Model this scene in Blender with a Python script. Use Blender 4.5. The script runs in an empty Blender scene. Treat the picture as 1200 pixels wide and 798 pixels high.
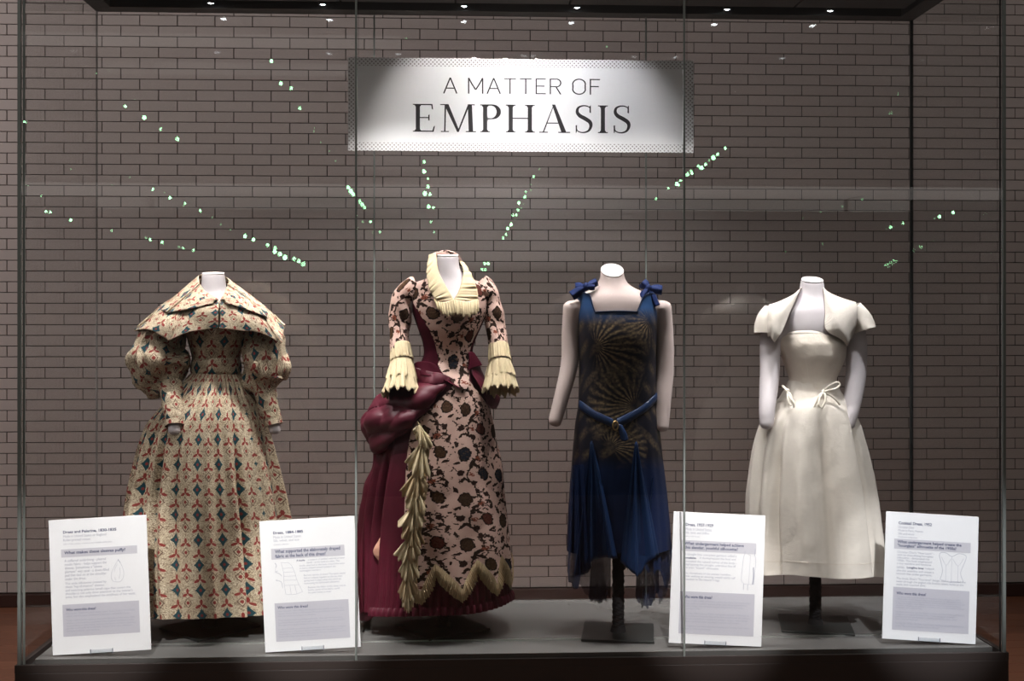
import bpy, bmesh, math, random
import numpy as np
from mathutils import Vector, Matrix

# ------------------------------------------------------------------ camera, world, lights, exposure
SC = bpy.context.scene
COL = SC.collection
FPX, TH, HC, HOR = 1340.0, 0.0447, 1.65, 376.0      # focal length in px (1200 wide), yaw, eye height, horizon row
cam_d = bpy.data.cameras.new('camera'); cam = bpy.data.objects.new('camera', cam_d); COL.objects.link(cam)
cam_d.sensor_width = 36.0; cam_d.lens = FPX / 1200 * 36
cam_d.shift_y = -(399 - HOR) / 1200
cam.location = (0, 0, HC); cam.rotation_euler = (math.pi / 2, 0, -TH)
cam_d.clip_start = 0.05; cam_d.clip_end = 100
SC.camera = cam
W = bpy.data.worlds.new('hall_ambient'); SC.world = W; W.use_nodes = True
W.node_tree.nodes['Background'].inputs[0].default_value = (1.0, 0.93, 0.9, 1)
W.node_tree.nodes['Background'].inputs[1].default_value = 0.035
SC.view_settings.view_transform = 'Standard'; SC.view_settings.look = 'None'
SC.view_settings.gamma = 1.0; SC.view_settings.use_curve_mapping = False
SC.view_settings.exposure = 0.0
SC.cycles.sample_clamp_indirect = 80.0

def aim(o, target):
    d = Vector(target) - o.location
    o.rotation_euler = d.to_track_quat('-Z', 'Y').to_euler()
def area(name, loc, target, sx, sy, power, col):
    l = bpy.data.lights.new(name, 'AREA'); l.shape = 'RECTANGLE'; l.size = sx; l.size_y = sy
    l.energy = power; l.color = col
    o = bpy.data.objects.new(name, l); COL.objects.link(o); o.location = loc; aim(o, target); return o
# unseen fill lights added to brighten the wall, stronger on the left
area('linear_fill_light', (-2.6, 2.5, 5.55), (-2.6, 6.7, 2.6), 3.6, 0.10, 38, (1.0, 0.90, 0.87))
area('linear_fill_light', (1.6, 2.5, 5.55), (1.6, 6.7, 2.6), 4.4, 0.10, 15, (1.0, 0.89, 0.85))
area('side_fill_light', (-5.4, 3.6, 3.3), (0.0, 6.7, 1.2), 1.2, 0.7, 38, (1.0, 0.91, 0.89))
area('side_fill_light', (5.8, 3.6, 3.3), (1.0, 6.7, 1.2), 1.2, 0.7, 2.5, (1.0, 0.90, 0.84))

# ------------------------------------------------------------------ helpers
SIN, COS = math.sin(TH), math.cos(TH)
def P(px, py, Y):
    u = (px - 600.0) / FPX
    t = Y / (COS - u * SIN)
    return Vector((t * (SIN + u * COS), Y, HC - t * (py - HOR) / FPX))
def proj(p):
    dx, dy, dz = p[0], p[1], p[2] - HC
    dep = dx * SIN + dy * COS; r = dx * COS - dy * SIN
    return 600 + FPX * r / dep, HOR - FPX * dz / dep
class Fr:
    """frame of one figure: photo-measured outline at depth Y, d = depth offset in the same unit (minus is to the front)"""
    def __init__(s, Y, cx): s.Y = Y; s.k = P(cx + 1, 376, Y).x - P(cx, 376, Y).x
    def __call__(s, px, py, d=0.0):
        return P(px, py, s.Y + d * s.k)
def tag(o, label=None, cat=None, group=None, kind=None):
    if label: o['label'] = label
    if cat: o['category'] = cat
    if group: o['group'] = group
    if kind: o['kind'] = kind
    return o
def link(o, parent=None):
    COL.objects.link(o)
    if parent is not None: o.parent = parent
    return o
def empty(name, loc=(0, 0, 0), label=None, cat=None, group=None):
    o = bpy.data.objects.new(name, None); o.location = loc; o.empty_display_size = 0.1
    COL.objects.link(o); return tag(o, label, cat, group)
def obj(name, me, mat=None, parent=None, rel=True):
    """mesh in world coordinates; under a parent Empty the vertices are made relative to it"""
    if mat is not None and len(me.materials) == 0: me.materials.append(mat)
    o = bpy.data.objects.new(name, me); COL.objects.link(o)
    if parent is not None:
        o.parent = parent
        if rel:
            q = parent; off = Vector((0, 0, 0))
            while q is not None: off += q.location; q = q.parent
            me.transform(Matrix.Translation(-off))
    return o
def smooth(me):
    me.polygons.foreach_set('use_smooth', [True] * len(me.polygons))
def pyd(name, vs, fs, sm=False):
    me = bpy.data.meshes.new(name); me.from_pydata([tuple(v) for v in vs], [], fs); me.update()
    if sm: smooth(me)
    return me
BOXF = [(0, 3, 2, 1), (4, 5, 6, 7), (0, 1, 5, 4), (1, 2, 6, 5), (2, 3, 7, 6), (3, 0, 4, 7)]
def box(name, a, b, mat=None, parent=None, bev=0.0, rel=True):
    x0, y0, z0 = a; x1, y1, z1 = b
    vs = [(x0, y0, z0), (x1, y0, z0), (x1, y1, z0), (x0, y1, z0), (x0, y0, z1), (x1, y0, z1), (x1, y1, z1), (x0, y1, z1)]
    me = pyd(name, vs, BOXF)
    if bev > 0:
        bm = bmesh.new(); bm.from_mesh(me)
        bmesh.ops.bevel(bm, geom=bm.edges[:], offset=bev, segments=2, affect='EDGES', profile=0.5)
        bm.to_mesh(me); bm.free()
    return obj(name, me, mat, parent, rel)
def cr1(pts, m, closed=False, sharp=False):
    """Catmull-Rom through pts (n,k) -> (m,k)"""
    p = np.asarray(pts, float); n = len(p)
    if closed:
        s = np.linspace(0, n, m, endpoint=True); i = np.floor(s).astype(int); f = (s - i)[:, None]
        g = lambda j: p[(i + j) % n]
    else:
        s = np.linspace(0, n - 1, m); i = np.minimum(np.floor(s).astype(int), n - 2); f = (s - i)[:, None]
        ext = np.vstack([2 * p[0] - p[1], p, 2 * p[-1] - p[-2]])
        g = lambda j: ext[i + j + 1]
    a, b, c, d = g(-1), g(0), g(1), g(2)
    return 0.5 * (2 * b + (c - a) * f + (2 * a - 5 * b + 4 * c - d) * f ** 2 + (3 * b - 3 * c + d - a) * f ** 3)
def hermite(xs, ys, x):
    """monotone-ish cubic interpolation of table ys at x (vector)"""
    xs = np.asarray(xs, float); ys = np.asarray(ys, float); x = np.clip(np.asarray(x, float), xs[0], xs[-1])
    h = np.diff(xs); dl = np.diff(ys) / h
    m = np.zeros_like(ys); m[0], m[-1] = dl[0], dl[-1]
    for i in range(1, len(xs) - 1):
        m[i] = 0 if dl[i - 1] * dl[i] <= 0 else 2 * dl[i - 1] * dl[i] / (dl[i - 1] + dl[i])
    i = np.clip(np.searchsorted(xs, x) - 1, 0, len(xs) - 2); t = (x - xs[i]) / h[i]
    return ((2 * t ** 3 - 3 * t ** 2 + 1) * ys[i] + (t ** 3 - 2 * t ** 2 + t) * h[i] * m[i]
            + (-2 * t ** 3 + 3 * t ** 2) * ys[i + 1] + (t ** 3 - t ** 2) * h[i] * m[i + 1])
def grid(name, pts, mat=None, parent=None, uv=None, solid=0.0, cols_closed=False):
    """(R,C,3) array of world points -> smooth quad mesh with metric UVs"""
    pts = np.asarray(pts, float); R, C = pts.shape[:2]
    me = bpy.data.meshes.new(name)
    idx = np.arange(R * C).reshape(R, C)
    q = np.stack([idx[:-1, :-1], idx[:-1, 1:], idx[1:, 1:], idx[1:, :-1]], -1).reshape(-1, 4)
    me.vertices.add(R * C); me.vertices.foreach_set('co', pts.reshape(-1))
    me.loops.add(q.size); me.loops.foreach_set('vertex_index', q.reshape(-1).astype(np.int32))
    me.polygons.add(len(q)); me.polygons.foreach_set('loop_start', np.arange(0, q.size, 4, dtype=np.int32))
    me.update(calc_edges=True)
    if uv is None:
        du = np.linalg.norm(np.diff(pts, axis=1), axis=2); dv = np.linalg.norm(np.diff(pts, axis=0), axis=2)
        L = np.concatenate([np.zeros((R, 1)), np.cumsum(du, 1)], 1)
        u = np.linspace(-.5, .5, C)[None, :] * L[:, -1].max() * np.ones((R, 1))
        v = -np.concatenate([[0], np.cumsum(dv.mean(1))])[:, None] * np.ones((1, C))
        uv = np.stack([u, v], -1)
    lay = me.uv_layers.new(name='UVMap')
    lay.data.foreach_set('uv', uv.reshape(-1, 2)[q.reshape(-1)].reshape(-1).astype(np.float32))
    smooth(me); me.validate()
    o = obj(name, me, mat, parent)
    if solid:
        s = o.modifiers.new('thickness', 'SOLIDIFY'); s.thickness = solid; s.offset = 0
    return o
def surf(ctrl, R, C, closed=False):
    """Catmull-Rom surface through a control net (r,c,3) -> (R,C,3)"""
    g = np.asarray(ctrl, float)
    a = np.stack([cr1(g[i], C, closed) for i in range(g.shape[0])])
    return np.stack([cr1(a[:, j], R) for j in range(C)], 1)
def net(fr, rows): return [[tuple(fr(*p)) for p in r] for r in rows]
def normals(p):
    du = np.gradient(p, axis=1); dv = np.gradient(p, axis=0)
    n = np.cross(du, dv); return n / (np.linalg.norm(n, axis=2, keepdims=True) + 1e-9)
class Prof:
    """outline of a garment: rows (y, xleft, xright, depth_front, depth_back)"""
    def __init__(s, fr, rows, pw=1.0):
        s.fr = fr; a = np.array(rows, float); s.a = a; s.pw = pw
    def at(s, phi, y, off=0.0, mul=1.0, dy=0.0):
        """phi: 0 front, negative to the left of the picture; arrays broadcast -> (...,3)"""
        a = s.a; phi, y = np.broadcast_arrays(np.asarray(phi, float), np.asarray(y, float))
        xl, xr, df, db = (hermite(a[:, 0], a[:, i], y) for i in (1, 2, 3, 4))
        cx, w = (xl + xr) / 2, (xr - xl) / 2
        sn, cs = np.sin(phi), np.cos(phi)
        sx = np.sign(sn) * np.abs(sn) ** s.pw; sy = np.sign(cs) * np.abs(cs) ** s.pw
        x = cx + (w + off) * sx * mul
        d = -np.where(cs > 0, df + off, db + off) * sy * mul
        yy = y + dy
        u = (x - 600.0) / FPX; t = s.fr.Y / (COS - u * SIN)
        return np.stack([t * (SIN + u * COS), s.fr.Y + d * s.fr.k, HC - t * (1 + 0.65 * d * s.fr.k / s.fr.Y) * (yy - HOR) / FPX], -1)
    def patch(s, phis, ys, off=0.0, mul=1.0, dy=0.0):
        """phis (C,) or (R,C), ys (R,) or (R,C)"""
        ys = np.asarray(ys, float); phis = np.asarray(phis, float)
        if ys.ndim == 1: ys = ys[:, None]
        return s.at(phis, ys, off, mul, dy)
def tube_pts(path, rad, m, n, rfun=None, flat=1.0, cap=True):
    """path: world points, rad: metres, -> (R,C,3) closed tube with rounded ends"""
    p = cr1(np.array([tuple(v) for v in path]), m); r = hermite(np.linspace(0, 1, len(rad)), rad, np.linspace(0, 1, m))
    t = np.gradient(p, axis=0); t /= np.linalg.norm(t, axis=1, keepdims=True)
    nrm = np.cross(t[0], (0, 1, 0)); nrm /= np.linalg.norm(nrm)
    out = []; phi = np.linspace(0, 2 * math.pi, n)
    for i in range(m):
        nrm = nrm - t[i] * np.dot(nrm, t[i]); nrm /= np.linalg.norm(nrm); b = np.cross(t[i], nrm)
        rr = r[i] * (rfun(phi, i / (m - 1)) if rfun else np.ones(n))
        out.append(p[i] + rr[:, None] * (np.cos(phi)[:, None] * nrm + flat * np.sin(phi)[:, None] * b))
    out = np.array(out)
    if cap:
        def dome(i, sg):
            c = p[i]; rows = []
            for k in (0.35, 0.65, 0.85, 0.96, 1.0):
                s_ = math.sqrt(max(0, 1 - k * k)) if k < 1 else 0.001
                rows.append(c + (out[i] - c) * s_ + sg * t[i] * r[i] * k * 0.6)
            return rows
        out = np.concatenate([np.array(dome(0, -1)[::-1]), out, np.array(dome(m - 1, 1))])
    return out
def tube(name, path, rad, mat, parent, m=24, n=20, **kw):
    return grid(name, tube_pts(path, rad, m, n, **kw), mat, parent)
def ribbon2(pts, w):
    """flat 2-D ribbon polygon strip along pts with width(s) w -> verts, faces"""
    pts = np.array(pts, float); w = np.broadcast_to(np.asarray(w, float), (len(pts),))
    t = np.gradient(pts, axis=0); t /= np.linalg.norm(t, axis=1, keepdims=True) + 1e-9
    nn = np.stack([-t[:, 1], t[:, 0]], 1)
    a = pts + nn * w[:, None] / 2; b = pts - nn * w[:, None] / 2
    vs = [(x, y) for x, y in a] + [(x, y) for x, y in b]; n = len(pts)
    return vs, [(i, i + 1, n + i + 1, n + i) for i in range(n - 1)]
def crumple(p, amp, freq, seed, terms=5, sharp=0.6, stretch=(1, 1, 1)):
    """push a (R,C,3) cloth along its normals by creased random waves"""
    r = random.Random(seed); h = np.zeros(p.shape[:2])
    for i in range(terms):
        k = np.array([r.gauss(0, 1) * stretch[0], r.gauss(0, 1) * stretch[1], r.gauss(0, 1) * stretch[2]]); k = k / (np.linalg.norm(k) + 1e-9) * freq * r.uniform(.6, 1.7)
        ph = p @ k + r.uniform(0, 6.28) + 1.2 * np.sin(p @ (np.array([r.gauss(0, 1) for _ in range(3)]) * freq * .35))
        w = 1 - 2 * np.abs(np.sin(ph / 2)) if r.random() < sharp else np.cos(ph)
        h += w * r.uniform(.5, 1.0)
    return p + normals(p) * (h * amp / terms ** .5)[..., None]
rnd = random.Random(7)

# ------------------------------------------------------------------ materials
class V:
    def __init__(s, t, k): s.t = t; s.k = k
    def m(s, op, *o):
        n = s.t.nodes.new('ShaderNodeMath'); n.operation = op
        for i, x in enumerate((s,) + o):
            if isinstance(x, V): s.t.links.new(x.k, n.inputs[i])
            else: n.inputs[i].default_value = float(x)
        return V(s.t, n.outputs[0])
    def __add__(s, o): return s.m('ADD', o)
    __radd__ = __add__
    def __sub__(s, o): return s.m('SUBTRACT', o)
    def __rsub__(s, o): return (s * -1.0) + o
    def __mul__(s, o): return s.m('MULTIPLY', o)
    __rmul__ = __mul__
    def __truediv__(s, o): return s.m('DIVIDE', o)
    def lt(s, o): return s.m('LESS_THAN', o)
    def gt(s, o): return s.m('GREATER_THAN', o)
    def abs(s): return s.m('ABSOLUTE')
    def sin(s): return s.m('SINE')
    def floor(s): return s.m('FLOOR')
    def fr(s): return s.m('FRACT')
    def max(s, o): return s.m('MAXIMUM', o)
    def min(s, o): return s.m('MINIMUM', o)
    def pw(s, o): return s.m('POWER', o)
class Mt:
    def __init__(s, name, rough=0.6, metal=0.0, spec=0.5, sheen=0.0):
        s.mat = bpy.data.materials.new(name); s.mat.use_nodes = True; s.t = s.mat.node_tree
        s.b = s.t.nodes['Principled BSDF']; s.out = s.t.nodes['Material Output']
        s.b.inputs['Roughness'].default_value = rough; s.b.inputs['Metallic'].default_value = metal
        s.b.inputs['Specular IOR Level'].default_value = spec
        s.b.inputs['Sheen Weight'].default_value = sheen
    def coord(s, kind='UV', sc=1.0):
        n = s.t.nodes.new('ShaderNodeTexCoord'); x = s.t.nodes.new('ShaderNodeSeparateXYZ')
        s.t.links.new(n.outputs[kind], x.inputs[0]); return n.outputs[kind], V(s.t, x.outputs[0]), V(s.t, x.outputs[1]), V(s.t, x.outputs[2])
    def noise(s, scale, detail=2.0, vec=None, kind='UV', rough=0.5, off=None, color=False):
        n = s.t.nodes.new('ShaderNodeTexNoise'); n.inputs['Scale'].default_value = scale
        n.inputs['Detail'].default_value = detail; n.inputs['Roughness'].default_value = rough
        if vec is None:
            c = s.t.nodes.new('ShaderNodeTexCoord'); vec = c.outputs[kind]
        s.t.links.new(vec, n.inputs['Vector']); return V(s.t, n.outputs[1 if color else 0])
    def col(s, c):
        n = s.t.nodes.new('ShaderNodeRGB'); n.outputs[0].default_value = (*c, 1); return n.outputs[0]
    def mix(s, f, a, b):
        n = s.t.nodes.new('ShaderNodeMix'); n.data_type = 'RGBA'
        if isinstance(f, V): s.t.links.new(f.k, n.inputs[0])
        else: n.inputs[0].default_value = f
        for sock, c in ((n.inputs[6], a), (n.inputs[7], b)):
            if isinstance(c, tuple): sock.default_value = (*c, 1)
            else: s.t.links.new(c, sock)
        return n.outputs[2]
    def base(s, c):
        if isinstance(c, tuple): s.b.inputs['Base Color'].default_value = (*c, 1)
        else: s.t.links.new(c, s.b.inputs['Base Color'])
        return s
    def rough(s, v): s.t.links.new(v.k, s.b.inputs['Roughness']); return s
    def metal(s, v): s.t.links.new(v.k, s.b.inputs['Metallic']); return s
    def bump(s, h, strength=0.3, dist=0.002):
        n = s.t.nodes.new('ShaderNodeBump'); n.inputs['Strength'].default_value = strength
        n.inputs['Distance'].default_value = dist; s.t.links.new(h.k, n.inputs['Height'])
        s.t.links.new(n.outputs[0], s.b.inputs['Normal']); return s
    def see_through(s, v):
        """v: 0 opaque .. 1 open weave"""
        tr = s.t.nodes.new('ShaderNodeBsdfTransparent'); mx = s.t.nodes.new('ShaderNodeMixShader')
        if isinstance(v, V): s.t.links.new(v.k, mx.inputs[0])
        else: mx.inputs[0].default_value = v
        s.t.links.new(s.b.outputs[0], mx.inputs[1]); s.t.links.new(tr.outputs[0], mx.inputs[2])
        s.t.links.new(mx.outputs[0], s.out.inputs[0]); return s
def ell(x, y, cx, cy, rx, ry, rot=0.0):
    c, n = math.cos(rot), math.sin(rot)
    a = ((x - cx) * (c / rx)) + ((y - cy) * (n / rx)); b = ((x - cx) * (-n / ry)) + ((y - cy) * (c / ry))
    return (a * a + b * b)
def simple(name, c, rough=0.6, metal=0.0, var=0.06, scale=30.0, bump=0.0, kind='Object', spec=0.5, sheen=0.0, bscale=None, bdist=0.002):
    m = Mt(name, rough, metal, spec, sheen)
    n = m.noise(scale, 3.0, kind=kind)
    m.base(m.mix(n, tuple(max(0, v * (1 - var)) for v in c), tuple(v * (1 + var) for v in c)))
    if bump: m.bump(m.noise(bscale or scale * 4, 3.0, kind=kind), bump, bdist)
    return m.mat
def emit(name, c, k):
    m = Mt(name); e = m.t.nodes.new('ShaderNodeEmission'); e.inputs[0].default_value = (*c, 1); e.inputs[1].default_value = k
    m.t.links.new(e.outputs[0], m.out.inputs[0]); return m.mat

def glass_mat(tint=(0.972, 0.975, 0.972), f0=0.04):
    m = Mt('clear_glass'); t = m.t
    lw = t.nodes.new('ShaderNodeLayerWeight'); lw.inputs[0].default_value = 0.5
    f = V(t, lw.outputs['Facing']).pw(5.0) * (1 - f0) + f0
    tr = t.nodes.new('ShaderNodeBsdfTransparent'); tr.inputs[0].default_value = (*tint, 1)
    gl = t.nodes.new('ShaderNodeBsdfGlossy'); gl.inputs['Roughness'].default_value = 0.0
    mx = t.nodes.new('ShaderNodeMixShader')
    t.links.new(f.k, mx.inputs[0]); t.links.new(tr.outputs[0], mx.inputs[1]); t.links.new(gl.outputs[0], mx.inputs[2])
    t.links.new(mx.outputs[0], m.out.inputs[0]); return m.mat
GLASS = glass_mat()
ACRYLIC = glass_mat((0.93, 0.94, 0.95), 0.05)

# ------------------------------------------------------------------ the hall: brick wall, baseboard, floor
YW = 6.73
def brick_mat():
    m = Mt('glazed_brick', 0.38)
    oi = m.t.nodes.new('ShaderNodeObjectInfo')
    c = m.mix(V(m.t, oi.outputs['Random']), (0.56, 0.49, 0.465), (0.63, 0.555, 0.53))
    n = m.noise(9.0, 2.0, kind='Generated'); n2 = m.noise(1.3, 2.0, vec=m.t.nodes.new('ShaderNodeNewGeometry').outputs['Position'])
    c2 = m.mix(n2, c, (0.595, 0.52, 0.495)); m.base(c2)
    m.bump(m.noise(60.0, 2.0, vec=m.t.nodes.new('ShaderNodeNewGeometry').outputs['Position']), 0.08, 0.001)
    return m.mat
BRICK = brick_mat()
MORTAR = simple('dark_mortar', (0.10, 0.085, 0.08), 0.9, var=0.2, scale=12)
wall = tag(box('wall_back', (-4.3, YW + 0.006, 0), (5.1, YW + 0.16, 4.1), MORTAR), kind='structure')
PB, PH, JO, Z0, XR = 0.2163, 0.0620, 0.0055, 0.078, 0.4082
def brick_geo(w, h):
    a, b, c = w / 2, h / 2, 0.0012
    vs = [(-a, .012, -b), (a, .012, -b), (a, .012, b), (-a, .012, b), (-a, .0012, -b), (a, .0012, -b), (a, .0012, b), (-a, .0012, b),
          (-a + c, 0, -b + c), (a - c, 0, -b + c), (a - c, 0, b - c), (-a + c, 0, b - c)]
    fs = [(8, 9, 10, 11), (4, 5, 9, 8), (5, 6, 10, 9), (6, 7, 11, 10), (7, 4, 8, 11), (0, 1, 5, 4), (1, 2, 6, 5), (2, 3, 7, 6), (3, 0, 4, 7)]
    return vs, fs
bvs, bfs = brick_geo(PB - JO, PH - JO * 0.8)
brick_me = pyd('brick', bvs, bfs); brick_me.materials.append(BRICK)
rects = [(145, 300, 350, 735), (410, 290, 612, 740), (635, 295, 795, 740), (868, 315, 1045, 745), (400, 60, 820, 190),
         (45, 595, 185, 780), (300, 595, 430, 780), (775, 590, 905, 770), (1028, 590, 1155, 770), (-50, -50, 1250, 34)]
spots_b = []
for r in range(66):
    z = Z0 + (r + 0.5) * PH
    if z > 4.05: break
    x = XR + (0 if r % 2 == 0 else PB / 2) + PB / 2 - 30 * PB
    while x < 5.0:
        if x > -4.2:
            px, py = proj((x, YW, z))
            vis = 26 < px < 1174 and 30 < py < 688 and not any(a - 24 < px < c + 24 and b - 7 < py < d + 7 for a, b, c, d in rects)
            spots_b.append((not vis, abs(px - 560) + abs(py - 330) * 0.9, x, z))
        x += PB
spots_b.sort()
rest_v, rest_f = [], []
for i, (nv, dist, x, z) in enumerate(spots_b):
    yy = YW - 0.0005 + rnd.uniform(-0.0008, 0.0008)
    if i < 300:
        o = bpy.data.objects.new('brick', brick_me); COL.objects.link(o); o.parent = wall; o.location = (x, yy, z)
    else:
        k = len(rest_v); rest_v += [(x + a, yy + b, z + c) for a, b, c in bvs]; rest_f += [tuple(k + j for j in f) for f in bfs]
bf = obj('brickwork', pyd('brickwork', rest_v, rest_f), BRICK, wall); bf['kind'] = 'stuff'
tag(box('baseboard_back', (-4.3, YW - 0.022, 0.0), (5.1, YW + 0.01, 0.074), simple('dark_wood_skirting', (0.055, 0.022, 0.017), 0.45, scale=6), bev=0.004), kind='structure')
def wood():
    m = Mt('red_brown_floorboard', 0.42)
    oi = m.t.nodes.new('ShaderNodeObjectInfo')
    c = m.mix(V(m.t, oi.outputs['Random']), (0.20, 0.075, 0.038), (0.29, 0.115, 0.06))
    cc = m.t.nodes.new('ShaderNodeTexCoord'); mp = m.t.nodes.new('ShaderNodeMapping'); mp.inputs['Scale'].default_value = (2.0, 30.0, 8.0)
    m.t.links.new(cc.outputs['Object'], mp.inputs[0])
    g = m.noise(3.0, 4.0, vec=mp.outputs[0]); m.base(m.mix(g, c, (0.14, 0.05, 0.027))); m.bump(g, 0.05)
    return m.mat
WOOD = wood()
floor = tag(box('floor', (-6, -6, -0.12), (7, YW + 0.1, -0.012), simple('dark_subfloor', (0.03, 0.015, 0.01), 0.8)), kind='structure')
PW = 0.132
plank_me = {}
for L in (1.2, 1.6, 2.0):
    hw, hl, c = PW / 2 - 0.0012, L / 2 - 0.001, 0.0012
    vs = [(-hl, -hw, -.014), (hl, -hw, -.014), (hl, hw, -.014), (-hl, hw, -.014), (-hl, -hw, -c), (hl, -hw, -c), (hl, hw, -c), (-hl, hw, -c),
          (-hl + c, -hw + c, 0), (hl - c, -hw + c, 0), (hl - c, hw - c, 0), (-hl + c, hw - c, 0)]
    fs = [(8, 9, 10, 11), (4, 5, 9, 8), (5, 6, 10, 9), (6, 7, 11, 10), (7, 4, 8, 11), (0, 1, 5, 4), (1, 2, 6, 5), (2, 3, 7, 6), (3, 0, 4, 7)]
    plank_me[L] = pyd('plank', vs, fs); plank_me[L].materials.append(WOOD)
pv, pf = [], []
y = YW - 0.02 - PW / 2
while y > -2.0:
    x = -4.4 + rnd.uniform(-1.0, 0)
    while x < 5.4:
        L = rnd.choice((1.2, 1.6, 2.0)); cx = x + L / 2
        seen = y > 3.9 and (x + L < -1.5 or x > 2.0 or x < -1.7 < x + L or x < 2.16 < x + L)
        if seen:
            o = bpy.data.objects.new('plank', plank_me[L]); COL.objects.link(o); o.parent = floor; o.location = (cx, y, 0)
        else:
            k = len(pv); me = plank_me[L]; pv += [(cx + v.co.x, y + v.co.y, v.co.z) for v in me.vertices]; pf += [tuple(k + j for j in p.vertices) for p in me.polygons]
        x += L
    y -= PW
o = obj('planking', pyd('planking', pv, pf), WOOD, floor); o['kind'] = 'stuff'

# ------------------------------------------------------------------ the glass display case
GX0, GX1, GY0, GY1 = -1.664, 2.128, 4.395, 5.31
ZP, ZD, ZS = 0.352, 0.368, 3.067
DARK = simple('bronze_painted_metal', (0.040, 0.031, 0.028), 0.5, var=0.1, scale=4)
BLACK = simple('black_recess', (0.006, 0.006, 0.006), 0.7)
SOFF = simple('dark_soffit_panel', (0.050, 0.045, 0.042), 0.55, var=0.1, scale=3)
DECK = simple('grey_deck_laminate', (0.105, 0.102, 0.098), 0.27, var=0.05, scale=3)
EDGE = simple('green_grey_glass_edge', (0.20, 0.22, 0.205), 0.3, var=0.1)
SEAL = simple('black_rubber_seal', (0.01, 0.01, 0.01), 0.5)
case = empty('display_case', ((GX0 + GX1) / 2, (GY0 + GY1) / 2, 0),
             'large glass display case with dark bronze plinth and canopy standing before the brick wall', 'display case')
box('plinth', (GX0 - 0.014, GY0 - 0.012, 0.0), (GX1 + 0.014, GY1 + 0.012, ZP - 0.03), DARK, case, 0.002)
# rim of the plinth that holds the glass, a black trough inside it
rw = 0.012
for a, b in (((GX0 - .014, GY0 - .012), (GX1 + .014, GY0 + .004)), ((GX0 - .014, GY1 - .03), (GX1 + .014, GY1 + .012)),
             ((GX0 - .014, GY0 + .004), (GX0 + .006, GY1 - .03)), ((GX1 - .006, GY0 + .004), (GX1 + .014, GY1 - .03))):
    box('plinth_rim', (a[0], a[1], ZP - 0.03), (b[0], b[1], ZP), DARK, case)
box('trough', (GX0 + .006, GY0 + .004, ZP - 0.0305), (GX1 - .006, GY1 - .03, ZP - 0.028), BLACK, case)
box('deck_front_panel', (GX0 + 0.052, GY0 + 0.012, ZP - 0.027), (GX1 - 0.04, 4.585, ZD), DECK, case, 0.0012)
box('deck_rear_panel', (GX0 + 0.052, 4.590, ZP - 0.027), (GX1 - 0.04, 5.06, ZD + 0.002), DECK, case, 0.0012)
box('deck_trim_strip', (GX0 + 0.052, 4.5855, ZP - 0.027), (GX1 - 0.04, 4.5895, ZD + 0.0045), simple('brushed_aluminium_strip', (0.75, 0.75, 0.73), 0.3, 0.9), case)
box('deck_back_sill', (GX0 + 0.03, 5.064, ZP - 0.027), (GX1 - 0.03, GY1 - 0.006, ZP + 0.001), DECK, case, 0.001)
g = 0.0045
third = (GX1 - GX0) / 3
for i in range(3):
    a, b = GX0 + i * third, GX0 + (i + 1) * third
    box('front_pane', (a + 0.004, GY0 - g, ZP - 0.02), (b - 0.004, GY0 + g, ZS + 0.02), GLASS, case)
    box('back_pane', (a + 0.004, GY1 - g, ZP - 0.02), (b - 0.004, GY1 + g, ZS + 0.02), GLASS, case)
for x in (GX0, GX1):
    box('side_pane', (x - g, GY0 + 0.008, ZP - 0.02), (x + g, GY1 - 0.008, ZS + 0.02), GLASS, case)
for i in (1, 2):
    a = GX0 + i * third
    box('pane_joint', (a - 0.0038, GY0 - 0.005, ZP), (a + 0.0038, GY0 + 0.005, ZS), EDGE, case)
    box('pane_joint', (a - 0.0035, GY1 - 0.005, ZP), (a + 0.0035, GY1 + 0.005, ZS), EDGE, case)
for x, s in ((GX0, -1), (GX1, 1)):
    box('corner_edge', (x - 0.006, GY0 - 0.006, ZP), (x + 0.006, GY0 + 0.007, ZS), EDGE, case)
    box('corner_seal', (x - s * 0.0135 - 0.0025, GY0 + 0.002, ZP), (x - s * 0.0135 + 0.0025 + (0.003 if s < 0 else 0), GY0 + 0.006, ZS), SEAL if s > 0 else EDGE, case)
box('corner_edge', (GX0 - 0.003, GY1 - 0.005, ZP), (GX0 + 0.003, GY1 + 0.005, ZS), simple('pale_silicone_joint', (0.17, 0.155, 0.15), 0.4), case)
box('corner_post', (GX1 - 0.009, GY1 - 0.008, ZP), (GX1 + 0.004, GY1 + 0.006, ZS), SEAL, case)
# canopy
CX0, CX1, CY0, CY1 = GX0 - 0.004, GX1 + 0.004, GY0 - 0.012, GY1 + 0.012
fwid = 0.085
for a, b in (((CX0, CY0), (CX1, CY0 + fwid)), ((CX0, CY1 - fwid), (CX1, CY1)), ((CX0, CY0 + fwid), (CX0 + fwid, CY1 - fwid)), ((CX1 - fwid, CY0 + fwid), (CX1, CY1 - fwid))):
    box('canopy_frame', (a[0], a[1], ZS), (b[0], b[1], ZS + 0.369), SOFF, case, 0.001)
box('canopy_roof', (CX0 + 0.002, CY0 + 0.002, ZS + 0.35), (CX1 - 0.002, CY1 - 0.002, ZS + 0.368), SOFF, case)
box('light_trough', (CX0 + fwid + .001, CY0 + fwid + .001, ZS + 0.07), (CX1 - fwid - .001, CY1 - fwid - .001, ZS + 0.08), BLACK, case)
npan = 7; pwid = (CX1 - CX0 - 2 * fwid - 0.05) / npan
for i in range(npan):
    a = CX0 + fwid + 0.025 + i * pwid
    box('soffit_panel', (a + 0.004, CY0 + fwid + 0.06, ZS + 0.004), (a + pwid - 0.004, CY1 - fwid - 0.115, ZS + 0.045), SOFF, case, 0.002)

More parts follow.
